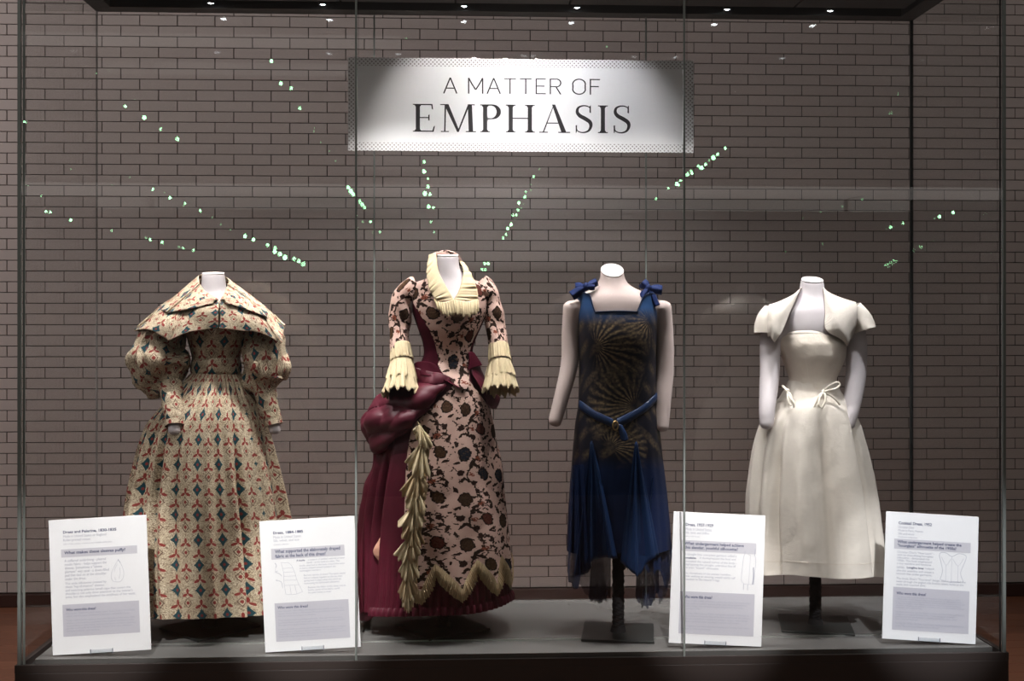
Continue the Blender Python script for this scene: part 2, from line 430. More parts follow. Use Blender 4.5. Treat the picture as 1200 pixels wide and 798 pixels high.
# ------------------------------------------------------------------ spotlights in the canopy
LENS = emit('lit_lens', (0.90, 0.95, 1.0), 26.0)
LENSD = emit('lit_lens_dim', (0.90, 0.95, 1.0), 6.0)
def can_mesh(r, h, n=20):
    vs, fs = [], []
    prof = [(0.0, h), (r * 0.8, h), (r, h * 0.85), (r, 0.0), (r * 0.88, 0.0), (r * 0.82, h * 0.16)]
    for rr, z in prof:
        vs += [(rr * math.cos(2 * math.pi * i / n), rr * math.sin(2 * math.pi * i / n), z) for i in range(n)]
    for k in range(len(prof) - 1):
        fs += [(k * n + i, k * n + (i + 1) % n, (k + 1) * n + (i + 1) % n, (k + 1) * n + i) for i in range(n)]
    return vs, fs
def lamp(loc, target, label, power=0, cone=50, blend=0.4, col=(1, 0.96, 0.94), r=0.014, h=0.03, lens=None, group='spotlights recessed in the canopy', size=0.012, zt=None):
    e = empty('spotlight', loc, label, 'spotlight', group)
    d = (Vector(target) - Vector(loc)).normalized(); q = (-d).to_track_quat('Z', 'Y')
    vs, fs = can_mesh(r, h); me = pyd('housing', [q @ Vector(v) for v in vs], fs, True)
    obj('housing', me, SEAL, e, rel=False)
    n = 20; lv = [q @ Vector((r * .82 * math.cos(2 * math.pi * i / n), r * .82 * math.sin(2 * math.pi * i / n), h * 0.10 - 0.004 * 0)) for i in range(n)]
    lv.append(q @ Vector((0, 0, -0.003)))
    obj('lens', pyd('lens', lv, [(i, n, (i + 1) % n) for i in range(n)], True), lens or LENS, e, rel=False)
    # yoke that carries the housing
    yv = [q @ Vector(v) for v in ((-r * .2, -.004, h), (r * .2, -.004, h), (r * .2, .004, h), (-r * .2, .004, h))]
    top = Vector((0, 0, (zt or ZS + 0.07) - loc[2]))
    yk = [tuple(v) for v in yv] + [tuple(top + Vector(v)) for v in ((-r * .2, -.004, 0), (r * .2, -.004, 0), (r * .2, .004, 0), (-r * .2, .004, 0))]
    obj('yoke', pyd('yoke', yk, BOXF), SEAL, e, rel=False)
    if power:
        l = bpy.data.lights.new('spot_beam', 'SPOT'); l.energy = power; l.spot_size = math.radians(cone); l.spot_blend = blend; l.color = col; l.shadow_soft_size = size
        lo = bpy.data.objects.new('spot_beam', l); COL.objects.link(lo); lo.parent = e; lo.location = d * (h * 0.0 + 0.012); lo.rotation_euler = d.to_track_quat('-Z', 'Y').to_euler()
    return e
back_px = [(247, 4, 'spotlight in the canopy above the printed cotton dress, leftmost of the row'), (378, 6, 'second spotlight from the left along the back of the canopy'),
           (544, 9, 'spotlight above the words A MATTER, third along the canopy'), (676, 11, 'spotlight above the right half of the hanging sign'),
           (852, 12, 'spotlight in the canopy just right of the hanging sign'), (973, 13, 'rightmost spotlight in the canopy above the cream dress')]
for px, py, lb in back_px:
    c = P(px, py, 5.175); lamp((c.x, c.y, ZS + 0.004), (c.x, 5.45, 0.9), lb, power=22 if px < 600 else (19 if px < 700 else 8), cone=124, blend=1.0, col=(1.0, 0.95, 0.92), r=0.019, lens=LENS, size=0.016)
# lamps along the front of the canopy (above the picture) light the garments and the sign
def fl(px, tgt, power, cone, lb, Y=4.50, blend=0.7, col=(1, 0.97, 0.95), size=0.012):
    c = P(px, 0, Y); lamp((c.x, Y, ZS + 0.002), tgt, lb, power, cone, blend, col, r=0.02, h=0.035, lens=LENSD, group='spotlights along the front of the canopy', size=size)
T = lambda px, py, Y: tuple(P(px, py, Y))
fl(150, T(215, 470, 4.75), 122, 72, 'front canopy spotlight aimed at the left of the printed cotton dress')
fl(330, T(265, 430, 4.75), 118, 72, 'front canopy spotlight aimed at the right of the printed cotton dress')
fl(440, T(490, 470, 4.75), 102, 72, 'front canopy spotlight aimed at the burgundy drapery')
fl(640, T(545, 430, 4.75), 72, 72, 'front canopy spotlight aimed at the floral bodice')
fl(655, T(690, 400, 4.70), 55, 72, 'front canopy spotlight aimed at the left of the blue dress')
fl(815, T(745, 430, 4.70), 57, 72, 'front canopy spotlight aimed at the right of the blue dress')
fl(880, T(925, 450, 4.74), 108, 72, 'front canopy spotlight aimed at the left of the cream dress')
fl(1050, T(985, 450, 4.74), 120, 72, 'front canopy spotlight aimed at the right of the cream dress', col=(0.97, 0.97, 1.0))
def card_fill_spot(x, tgt, power, lb, col):  # unseen spot behind the viewer, added because the canopy lamps leave the cards dim
    lamp((x, 1.0, 4.6), tgt, lb, power * 1.25, 8.4, 0.6, col, r=0.05, h=0.12, lens=LENSD, group='unseen fill spotlights added to brighten the cards', size=0.03, zt=4.85)
card_fill_spot(-1.1, (-1.37, 4.44, 0.69), 1250, 'added fill spotlight aimed at the leftmost card', (1, 0.97, 0.96))
card_fill_spot(-0.4, (-0.58, 4.44, 0.69), 1450, 'added fill spotlight aimed at the second card', (1, 0.98, 0.97))
card_fill_spot(0.8, (0.98, 4.44, 0.69), 1200, 'added fill spotlight aimed at the third card', (1, 0.97, 0.97))
card_fill_spot(1.5, (1.84, 4.44, 0.69), 1200, 'added fill spotlight aimed at the rightmost card', (0.95, 0.96, 1.0))
def skirt_fill_spot(x, tgt, power, cone, lb, col):  # unseen spot behind the viewer, added to brighten a skirt from the front
    lamp((x, 1.0, 4.6), tgt, lb, power, cone, 0.8, col, r=0.05, h=0.12, lens=LENSD, group='unseen fill spotlights added to brighten the skirts', size=0.03, zt=4.85)
skirt_fill_spot(1.30, (1.27, 4.58, 1.05), 500, 13.0, 'added fill spotlight aimed at the cream skirt', (1, 0.98, 0.97))
skirt_fill_spot(-1.5, (-1.00, 4.58, 1.05), 170, 13.0, 'added fill spotlight aimed at the printed cotton skirt', (1, 0.96, 0.92))
fl(562, T(562, 152, 5.0), 20, 76, 'front canopy spotlight aimed at the left half of the sign', Y=4.44, blend=0.55)
fl(612, T(612, 152, 5.0), 8, 80, 'front canopy spotlight aimed at the middle of the sign', Y=4.44, blend=0.6)
fl(664, T(664, 152, 5.0), 20, 76, 'front canopy spotlight aimed at the right half of the sign', Y=4.44, blend=0.55, col=(0.95, 0.95, 1.0))

# ------------------------------------------------------------------ lights of the hall behind the viewer, seen as reflections in the glass
def mirrored(px, py, Yl):
    """where a lamp at depth Yl must hang for the front pane to mirror it towards the visitor"""
    p = P(px, py, 2 * GY0 - Yl); return Vector((p.x, Yl, p.z))
GREEN = emit('green_white_bulb', (0.38, 1.0, 0.48), 34.0); GREEN2 = emit('dim_green_bulb', (0.4, 1.0, 0.48), 7.0); BLUEW = emit('cool_white_bulb', (0.6, 0.8, 1.0), 20.0)
bulb_m = {}
def bulb_mesh(mat, r):
    key = (mat.name, round(r, 3))
    if key not in bulb_m:
        bm = bmesh.new(); bmesh.ops.create_icosphere(bm, subdivisions=2, radius=r)
        for v in bm.verts:
            if v.co.z > r * 0.6: v.co.z *= 1.25
        me = bpy.data.meshes.new('bulb'); bm.to_mesh(me); bm.free(); smooth(me); me.materials.append(mat); bulb_m[key] = me
    return bulb_m[key]
strings = [
    ('green string light high on the left reflected above the printed dress', [(29, 143, 2), (113, 86, 1), (147, 125, 2.2), (169, 138, 3), (318, 72, 2.6), (329, 98, 2.6), (368, 154, 1.2), (376, 167, 1.2)]),
    ('green string light reflected as a slanting row over the left dress', [(83, 198, 1.1), (152, 208, 1.3), (179, 222, 2), (199, 232, 2.2), (215, 241, 1.1), (259, 263, 1.3), (270, 269, 1.1), (287, 277, 2.8), (297, 281, 2.6), (322, 295, 3), (328, 298, 3), (334, 302, 3.4)]),
    ('faint green string light reflected at the far left of the case', [(54, 248, 1.8), (59, 249, 1.8), (83, 258, 2), (171, 279, 1.6), (176, 281, 2), (190, 284, 2)]),
    ('green string light reflected beside the burgundy dress neck', [(408, 220, 2.6), (411, 224, 3), (414, 228, 2.6), (497, 190, 2), (497, 201, 2.8), (498, 227, 3.2), (504, 228, 2.2), (505, 260, 1.8), (425, 260, 1.7), (434, 260, 1.8), (568, 309, 2.2), (572, 309, 2.2), (476, 45, 1.4), (711, 55, 1.4)]),
    ('green string light reflected as a trail between the middle dresses', [(632, 198, 1.4), (625, 207, 2), (622, 223, 1.2), (615, 231, 2), (608, 238, 2.4), (611, 244, 1.4), (605, 252, 1.8), (599, 263, 2.2), (595, 268, 2.4)]),
    ('green string light reflected right of the hanging sign', [(811, 203, 2), (822, 197, 3.2), (827, 193, 2.2), (831, 188, 1.6), (836, 185, 3.2), (841, 181, 2.2), (850, 174, 2), (795, 217, 2)]),
    ('small green string light reflected at the right end of the case', [(1010, 234, 1.4), (987, 242, 1), (964, 286, 1.4), (1095, 256, 1.2), (1101, 254, 2.4), (1117, 249, 2.2)]),
]
WIRE = simple('thin_black_wire', (0.02, 0.02, 0.02), 0.6)
for lb, dots in strings:
    c0 = mirrored(dots[0][0], dots[0][1], -7.0)
    e = empty('string_light', c0, lb, 'string light', 'string lights in the hall')
    for px, py, r in dots:
        p = mirrored(px, py, -7.0)
        mat = GREEN if r > 1.7 else GREEN2
        o = bpy.data.objects.new('bulb', bulb_mesh(mat, max(1.2, r) * 0.0098)); COL.objects.link(o); o.parent = e; o.location = p - c0
    ps = [mirrored(px, py, -7.0) + Vector((0, 0, 0.05)) for px, py, r in dots]
    tube('wire', ps, [0.004] * len(ps), WIRE, e, m=len(ps) * 3, n=6)
# two long dim cove lights across the hall: the pale bands that the panes show at two heights
COVE = emit('dim_cove_glow', (1.0, 0.93, 0.88), 0.75)
COVE2 = emit('faint_cove_glow', (1.0, 0.93, 0.88), 0.5)
def cove(px0, px1, py0, py1, lb, mat, Yl=-7.6):
    a, b = mirrored(px0, py1, Yl), mirrored(px1, py0, Yl)
    e = empty('cove_light', ((a.x + b.x) / 2, Yl, a.z), lb, 'cove light')
    box('diffuser', (a.x, Yl - 0.02, a.z), (b.x, Yl, b.z), mat, e, 0.004)
    box('housing', (a.x, Yl - 0.14, a.z - 0.03), (b.x, Yl - 0.021, b.z + 0.03), SOFF, e, 0.004)
cove(20, 1190, 220, 229, 'long dim cove light reflected as a pale band across the glass', COVE)
cove(20, 470, 42, 53, 'shorter cove light reflected as a pale band beneath the canopy', COVE2)

# ------------------------------------------------------------------ hanging sign
def sign_mat():
    m = Mt('white_halftone_panel', 0.55)
    _, u, v, _z = m.coord('UV')
    # UV in metres from the panel's middle
    k = 1 / 0.0125
    a = ((u + v) * (k * 0.7071)).fr() - 0.5; b = ((u - v) * (k * 0.7071)).fr() - 0.5
    r2 = a * a + b * b
    edge = (SGH / 2 - v.abs()).min((SGW / 2 - u.abs()))           # distance to the nearest edge
    dot = r2.lt(0.10) * edge.lt(0.036)
    m.base(m.mix(dot, (0.86, 0.85, 0.855), (0.40, 0.37, 0.37))); return m.mat
SY = 5.0
sA, sB = P(408, 176.5, SY), P(812.5, 71.5, SY); SGW = sB.x - sA.x; SGH = sB.z - sA.z
sgn = empty('hanging_sign', ((sA.x + sB.x) / 2, SY, sA.z), 'wide white hanging sign reading A MATTER OF EMPHASIS with dotted border', 'sign')
bo = box('board', (sA.x, SY - 0.004, sA.z), (sB.x, SY + 0.004, sB.z), sign_mat(), sgn)
lay = bo.data.uv_layers.new(name='UVMap')
for lp in bo.data.loops:
    co = bo.data.vertices[lp.vertex_index].co; lay.data[lp.index].uv = (co.x, co.z - SGH / 2)
INK = simple('black_print', (0.018, 0.014, 0.016), 0.6)
def flat_letters(name, polys, place, mat, parent):
    """polys: list of (verts2d, faces); place(x,y)->world"""
    vs, fs = [], []
    for v2, f2 in polys:
        k = len(vs); vs += [tuple(place(x, y)) for x, y in v2]; fs += [tuple(k + j for j in f) for f in f2]
    return obj(name, pyd(name, vs, fs), mat, parent)
def rect(x0, y0, x1, y1): return ([(x0, y0), (x1, y0), (x1, y1), (x0, y1)], [(0, 1, 2, 3)])
def quad(*p): return (list(p), [(0, 1, 2, 3)])
def tri(*p): return (list(p), [(0, 1, 2)])
def arc(cx, cy, rx, ry, a0, a1, w, n=20):
    t = np.linspace(math.radians(a0), math.radians(a1), n)
    ww = w if np.isscalar(w) else np.interp(np.linspace(0, 1, n), np.linspace(0, 1, len(w)), w)
    return ribbon2(np.stack([cx + rx * np.cos(t), cy + ry * np.sin(t)], 1), ww)
S, H_ = 0.13, 0.035          # thick stem and hairline, in cap heights
def stem(x, w=S, y0=0, y1=1, sf=0.09):
    out = [rect(x, y0, x + w, y1)]
    for yb, d in ((0, 1), (1, -1)):
        if yb in (y0, y1):
            out += [rect(x - sf, yb if d > 0 else 1 - H_, x + w + sf, yb + H_ if d > 0 else 1),
                    tri((x - sf * .5, yb + d * H_), (x, yb + d * H_), (x, yb + d * .1)), tri((x + w, yb + d * H_), (x + w + sf * .5, yb + d * H_), (x + w, yb + d * .1))]
    return out
def gE(): return stem(.1) + [rect(.2, 0, .66, H_ + .01), rect(.2, 1 - H_ - .01, .62, 1), rect(.2, .49, .52, .49 + H_ + .005), quad((.60, 0), (.66, 0), (.70, .22), (.66, .2)),
                             quad((.575, 1), (.62, 1), (.64, .80), (.60, .82)), quad((.49, .42), (.53, .40), (.53, .63), (.49, .60))], .76
def gM(): return [quad((.12, 0), (.165, 0), (.19, 1), (.14, 1)), rect(0.02, 0, .27, H_), rect(.0, 1 - H_, .2, 1), quad((.12, 1), (.26, 1), (.60, .05), (.53, .0)),
                  quad((.53, 0), (.58, .0), (.93, 1), (.87, 1)), quad((.86, 1), (.99, 1), (1.03, 0), (.89, 0)), rect(.8, 0, 1.12, H_), rect(.86, 1 - H_, 1.08, 1)], 1.14
def gP(): return stem(.1) + [arc(.36, .735, .23, .245, -90, 90, (H_, .09, .135, .135, .09, H_)), rect(.2, 1 - H_, .37, 1), rect(.2, .472, .37, .472 + H_)], .70
def gH(): return stem(.1) + stem(.70) + [rect(.2, .49, .72, .49 + H_ + .005)], .96
def gA(): return [quad((.10, 0), (.145, 0), (.46, .98), (.42, .93)), quad((.40, 1.02), (.50, 1.02), (.86, 0), (.70, 0)), rect(0, 0, .27, H_), rect(.60, 0, .97, H_), rect(.22, .33, .66, .33 + H_)], .98
def gS():
    c = cr1(np.array([(.53, .78), (.50, .93), (.33, .985), (.16, .92), (.115, .76), (.20, .62), (.36, .52), (.51, .40), (.545, .25), (.47, .08), (.29, .015), (.12, .08), (.085, .24)]), 60)
    w = np.interp(np.linspace(0, 1, 60), np.linspace(0, 1, 13), (.03, .035, .045, .07, .10, .13, .14, .13, .10, .07, .045, .035, .03))
    return [ribbon2(c, w), quad((.50, .74), (.55, .72), (.545, 1.0), (.51, .98)), quad((.07, .0), (.10, .02), (.11, .28), (.065, .28))], .66
def gI(): return stem(.1), .34
def word(glyphs, x0, x1, gap):
    tot = sum(a for _, a in glyphs) + gap * (len(glyphs) - 1); k = (x1 - x0) / tot; x = 0; out = []
    for polys, a in glyphs:
        out.append(([([((x + px) * k, py) for px, py in v], f) for v, f in polys])); x += a + gap
    return out
def sign_place(x, y, z0, hh, xo): return (xo + x, SY - 0.0046, z0 + y * hh)
yb = P(612, 155.5, SY).z; yt = P(612, 123, SY).z; xl, xr = P(483.5, 140, SY).x, P(741, 140, SY).x
for L in word([gE(), gM(), gP(), gH(), gA(), gS(), gI(), gS()], 0, xr - xl, 0.10):
    flat_letters('serif_letter', L, lambda x, y: sign_place(x, y, yb, yt - yb, xl), INK, sgn)
t_ = 0.072
def pl(*pts): return ribbon2(np.array(pts, float), t_)
def lA(): return [pl((0, 0), (.17, .5), (.34, 1)), pl((.34, 1), (.51, .5), (.68, 0)), rect(.12, .30, .56, .30 + t_)], .68
def lM(): return [rect(0, 0, t_, 1), pl((t_ / 2, 1), (.2, .62), (.4, .25)), pl((.4, .25), (.6, .62), (.8 - t_ / 2, 1)), rect(.8 - t_, 0, .8, 1)], .80
def lT(): return [rect(0, 1 - t_, .62, 1), rect(.31 - t_ / 2, 0, .31 + t_ / 2, 1)], .62
def lE(): return [rect(0, 0, t_, 1), rect(0, 0, .54, t_), rect(0, 1 - t_, .54, 1), rect(0, .48, .48, .48 + t_)], .54
def lR(): return [rect(0, 0, t_, 1), rect(0, 1 - t_, .34, 1), rect(0, .45, .34, .45 + t_), arc(.34, .725, .24, .25, -90, 90, t_), pl((.34, .46), (.46, .23), (.58, 0))], .60
def lO(): return [arc(.36, .64, .335, .335, 0, 180, t_), arc(.36, .36, .335, .335, 180, 360, t_), rect(.0, .36, t_, .64), rect(.72 - t_, .36, .72, .64)], .72
def lF(): return [rect(0, 0, t_, 1), rect(0, 1 - t_, .54, 1), rect(0, .48, .48, .48 + t_)], .54
sp = ([], .18)
yb2, yt2 = P(612, 110.5, SY).z, P(612, 92.0, SY).z; xl2, xr2 = P(520, 100, SY).x, P(703, 100, SY).x
for L in word([lA(), sp, lM(), lA(), lT(), lT(), lE(), lR(), sp, lO(), lF()], 0, xr2 - xl2, 0.20):
    if L: flat_letters('thin_letter', L, lambda x, y: sign_place(x, y, yb2, yt2 - yb2, xl2), INK, sgn)
for px in (420, 805):
    a = P(px, 72, SY); tube('hanging_wire', [(a.x, SY, a.z), (a.x, SY, (a.z + ZS) / 2), (a.x, SY, ZS + 0.01)], [0.0008] * 3, WIRE, sgn, m=4, n=6)

# ------------------------------------------------------------------ information cards
CARD = simple('matte_white_card', (0.86, 0.86, 0.875), 0.6, var=0.01, spec=0.3)
CEDGE = simple('white_foam_edge', (0.75, 0.75, 0.78), 0.7)
BAND = simple('pale_lilac_print', (0.60, 0.59, 0.64), 0.6, var=0.01)
BAND2 = simple('grey_lilac_print', (0.55, 0.54, 0.60), 0.6, var=0.01)
NAVY = simple('navy_print', (0.06, 0.075, 0.16), 0.6)
GREYT = simple('soft_blue_grey_print', (0.42, 0.43, 0.51), 0.6)
def text_mesh(body, size, bold=0.0, space=1.0, lines=1.0):
    c = bpy.data.curves.new('t', 'FONT'); c.body = body; c.size = size; c.offset = bold * size; c.space_line = lines; c.resolution_u = 2
    c.space_character = space
    o = bpy.data.objects.new('t', c); COL.objects.link(o); bpy.context.view_layer.update()
    me = bpy.data.meshes.new_from_object(o.evaluated_get(bpy.context.evaluated_depsgraph_get()))
    bpy.data.objects.remove(o); bpy.data.curves.remove(c); me.materials.clear(); return me
def card(lb, x, Y, lean, yaw, roll, Wd, Hh, holder_lb, title, sub, head, paras, who, box_v, draw, draw_lb):
    e0 = Vector((math.cos(yaw), math.sin(yaw), 0)); nb = Vector((-e0.y, e0.x, 0)); al = lean      # nb points to the wall
    u0_ = Vector((0, 0, math.cos(al))) + nb * math.sin(al)
    ex = e0 * math.cos(roll) + u0_ * math.sin(roll); up = u0_ * math.cos(roll) - e0 * math.sin(roll); fn = ex.cross(up)   # fn faces the visitor
    mid = Vector((x, Y, ZD + 0.004 + Wd / 2 * abs(ex.z)))
    e = empty('information_card', (0, 0, 0), lb, 'card', 'information cards')
    e.matrix_world = Matrix(((ex.x, up.x, fn.x, mid.x), (ex.y, up.y, fn.y, mid.y), (ex.z, up.z, fn.z, mid.z), (0, 0, 0, 1)))
    # local frame: x right, y up the card, z out of the card
    box('board', (-Wd / 2, 0, -0.005), (Wd / 2, Hh, 0), CARD, e, 0.0004, rel=False)
    X = lambda u: (u - 0.5) * Wd
    Yv = lambda v: (1 - v) * Hh
    def flat(name, u0, v0, u1, v1, mat, zz=0.0004):
        o = obj(name, pyd(name, [(X(u0), Yv(v1), zz), (X(u1), Yv(v1), zz), (X(u1), Yv(v0), zz), (X(u0), Yv(v0), zz)], [(0, 1, 2, 3)]), mat, e, rel=False); return o
    def txt(name, body, u0, u1, v0, v1, mat, bold=0.0, lines=1.0):
        me = text_mesh(body, 0.02, bold, 1.0, lines)
        co = np.empty(len(me.vertices) * 3); me.vertices.foreach_get('co', co); co = co.reshape(-1, 3)
        mn, mx = co.min(0), co.max(0); kx = (X(u1) - X(u0)) / (mx[0] - mn[0]); ky = (Yv(v0) - Yv(v1)) / (mx[1] - mn[1])
        co[:, 0] = X(u0) + (co[:, 0] - mn[0]) * kx; co[:, 1] = Yv(v1) + (co[:, 1] - mn[1]) * ky; co[:, 2] = 0.0009
        me.vertices.foreach_set('co', co.reshape(-1)); obj(name, me, mat, e, rel=False)
    txt('title_text', title[0], title[1], title[2], title[3], title[4], NAVY, 0.022)
    for body, u0, u1, v0, v1 in sub: txt('caption_text', body, u0, u1, v0, v1, GREYT)
    hb = head; flat('heading_band', *hb[0], BAND)
    txt('heading_text', hb[1], *hb[2], NAVY, 0.022)
    for body, u0, u1, v0, v1, bold in paras: txt('body_text', body, u0, u1, v0, v1, NAVY if bold else GREYT, 0.02 if bold else 0.0)
    flat('shaded_panel', *box_v, BAND2)
    for body, u0, u1, v0, v1, bold in who: txt('panel_text', body, u0, u1, v0, v1, NAVY if bold else GREYT, 0.022 if bold else 0.0)
    vs, fs = [], []
    for line in draw:
        pts = np.array([(X(u), Yv(v)) for u, v in line[0]])
        if len(pts) > 2: pts = cr1(pts, len(pts) * 5)
        v2, f2 = ribbon2(pts, line[1]); k = len(vs); vs += [(x, y, 0.0009) for x, y in v2]; fs += [tuple(k + j for j in f) for f in f2]
    il = obj('line_drawing', pyd('line_drawing', vs, fs), GREYT, e, rel=False); il['label'] = draw_lb
    # clear holder: foot behind, ledge below, short lip in front
    hd = empty('card_holder', (0, 0, 0), holder_lb, 'card holder', 'clear card holders'); hd.matrix_world = e.matrix_world.copy()
    lipw, zb = 0.042, -0.0035
    box('lip', (-lipw, -0.0035, 0.0032), (lipw, 0.014, 0.0052), ACRYLIC, hd, rel=False)
    for sx in (-1, 1): box('lip_edge', (sx * lipw - 0.0012, -0.003, 0.0010), (sx * lipw + 0.0012, 0.015, 0.0054), simple('grey_acrylic_edge', (0.25, 0.26, 0.3), 0.2), hd, rel=False)
    box('ledge', (-lipw + .002, -0.0035, -0.012), (lipw - .002, -0.0008, 0.0032), ACRYLIC, hd, rel=False)
    box('back_plate', (-lipw, -0.0035, -0.0125), (lipw, 0.22, -0.0095), ACRYLIC, hd, rel=False)
    # strut down to the deck behind, kept in the card frame: from high on the plate back and down
    d = Vector((0, -math.cos(al), -math.sin(al)))                     # world down, in card axes (y up the card, z out)
    back = Vector((0, math.sin(al), -math.cos(al)))                   # world direction to the wall
    top = Vector((0, 0.19, -0.013)); drop = 0.19 * math.cos(al) - 0.004
    foot = top + d * (drop) + back * 0.055
    w = Vector((0.03, 0, 0)); t2 = back * 0.003
    vs = [foot - w, foot + w, foot + w + t2, foot - w + t2, top - w, top + w, top + w + t2, top - w + t2]
    obj('strut', pyd('strut', vs, BOXF), ACRYLIC, hd, rel=False)
    return e
Lw = 0.0009
card('white card headed Dress and Pelerine, leftmost, in front of the printed cotton dress', -1.3707, 4.437, 0.06, -0.03, 0.0545, 0.374, 0.512,
     'clear acrylic holder under the leftmost card', ('Dress and Pelerine, 1830-1835', .145, .69, .083, .108),
     [('Made in United States or England', .145, .585, .117, .140), ('Roller-printed cotton', .145, .42, .145, .168), ('Gift of the estate, costume and textile collection', .145, .64, .178, .189)],
     ((.118, .222, .895, .282), 'What makes these sleeves puffy?', (.15, .775, .236, .266)),
     [('A stiffened underlining - pleated\nmuslin fabric - helps support the\nsleeves. Sometimes a "sleeve\nplumper" was used - a down-filled\npad that tied on at the shoulder\nunder the dress.', .15, .60, .298, .452, 0),
      ('The wide silhouette created by\nthese "leg-of-mutton" sleeves', .15, .57, .468, .514, 0),
      ('and matching pelerine (small cape that covers the\nshoulders) not only draw attention to the wearer\'s\narms, but also emphasized the smallness of her waist.', .15, .865, .518, .590, 0)],
     [('Who wore this dress?', .15, .455, .660, .680, 1),
      ('During the 1830s? We don\'t know. Later, Tasha Tudor (1915-2008),\nauthor and illustrator of children\'s literature, owned the dress.', .15, .855, .690, .727, 0),
      ('Tudor admired the objects and rural lifestyle of the early 19th\ncentury. She lived in a secluded New England farmhouse with\nno plumbing or electricity, surrounded by an orchard, rambling\ngarden, and hardy farm animals. Tasha Tudor also collected\nantique clothing - and wore it.', .15, .855, .743, .838, 0)],
     (.115, .632, .895, .868),
     [([(.70, .32), (.665, .36), (.625, .42), (.63, .47), (.67, .485), (.72, .48), (.75, .44), (.74, .38), (.70, .32)], Lw), ([(.69, .35), (.66, .39), (.655, .41)], Lw), ([(.71, .38), (.715, .42), (.70, .46)], Lw), ([(.655, .45), (.67, .475)], Lw), ([(.695, .318), (.72, .345)], Lw * 2.5)],
     'fine line drawing of a padded sleeve support')
card('white card headed Dress, 1884-1885, standing between the printed and burgundy dresses', -0.569, 4.437, 0.06, -0.05, 0.060, 0.369, 0.501,
     'clear acrylic holder under the second card from the left', ('Dress, 1884-1885', .14, .455, .083, .108),
     [('Made in United States', .14, .43, .117, .138), ('Silk, velvet, and lace', .14, .41, .145, .166), ('Costume collection', .14, .30, .178, .190)],
     ((.11, .215, .88, .298), 'What supported the elaborately draped\nfabric at the back of this dress?', (.15, .835, .225, .287)),
     [('A bustle', .37, .46, .309, .322, 1), ('- a support of padded material or steel\nbands - at the back of a skirt. The', .48, .875, .306, .342, 0),
      ('bustle, attached to the back, around the waist\nin layers, helped extend outward the\nextravagant overskirt.', .40, .875, .349, .406, 0),
      ('But how did she sit down? The steels would\nfold or collapse together as she sat, then\nspring back in place when she stood up,\nmaintaining the fashionable silhouette.', .44, .875, .424, .504, 0), ('Because the fabric of the dress and its\nbustle, yards of the fabric could\nbe quite heavy to wear.', .48, .875, .518, .576, 0)],
     [('Who wore this dress?', .15, .47, .655, .676, 1),
      ('Mary Stewart (1859-1940), the daughter of a wealthy capitalist. The\nStewart family lived on Woodward Avenue in Detroit, a street lined\nwith the homes of prosperous families.', .15, .845, .688, .742, 0),
      ('Mary Stewart had a privileged lifestyle. She had the money to\npurchase finely made fashionable clothing. And she enjoyed life\nthat gave her opportunities to wear it.', .15, .84, .757, .811, 0),
      ('In the days before cocktail parties, there\'s neither wine or elegant\nreception at the Stewart home, complete with pineapple, fresh\ndecorations, refreshments, and a full orchestra. Could this be the\ndress that Mary wore that afternoon?', .15, .855, .826, .898, 0)],
     (.12, .632, .895, .925),
     [([(.145, .325), (.16, .345), (.15, .36)], Lw * 2.2), ([(.15, .36), (.14, .40)], Lw), ([(.17, .385), (.15, .395), (.19, .41), (.21, .43)], Lw * 1.6), ([(.16, .45), (.15, .46), (.20, .47), (.215, .52)], Lw * 1.6),
      ([(.21, .325), (.23, .40), (.23, .48), (.245, .57)], Lw), ([(.21, .325), (.30, .335), (.345, .40), (.37, .47), (.42, .555)], Lw), ([(.245, .57), (.34, .572), (.42, .555)], Lw),
      ([(.225, .37), (.325, .368)], Lw), ([(.23, .40), (.345, .40)], Lw), ([(.23, .43), (.355, .432)], Lw), ([(.23, .46), (.365, .464)], Lw), ([(.235, .50), (.385, .50)], Lw), ([(.29, .50), (.30, .57)], Lw), ([(.34, .50), (.36, .57)], Lw)],
     'fine line drawing of a bustle frame')
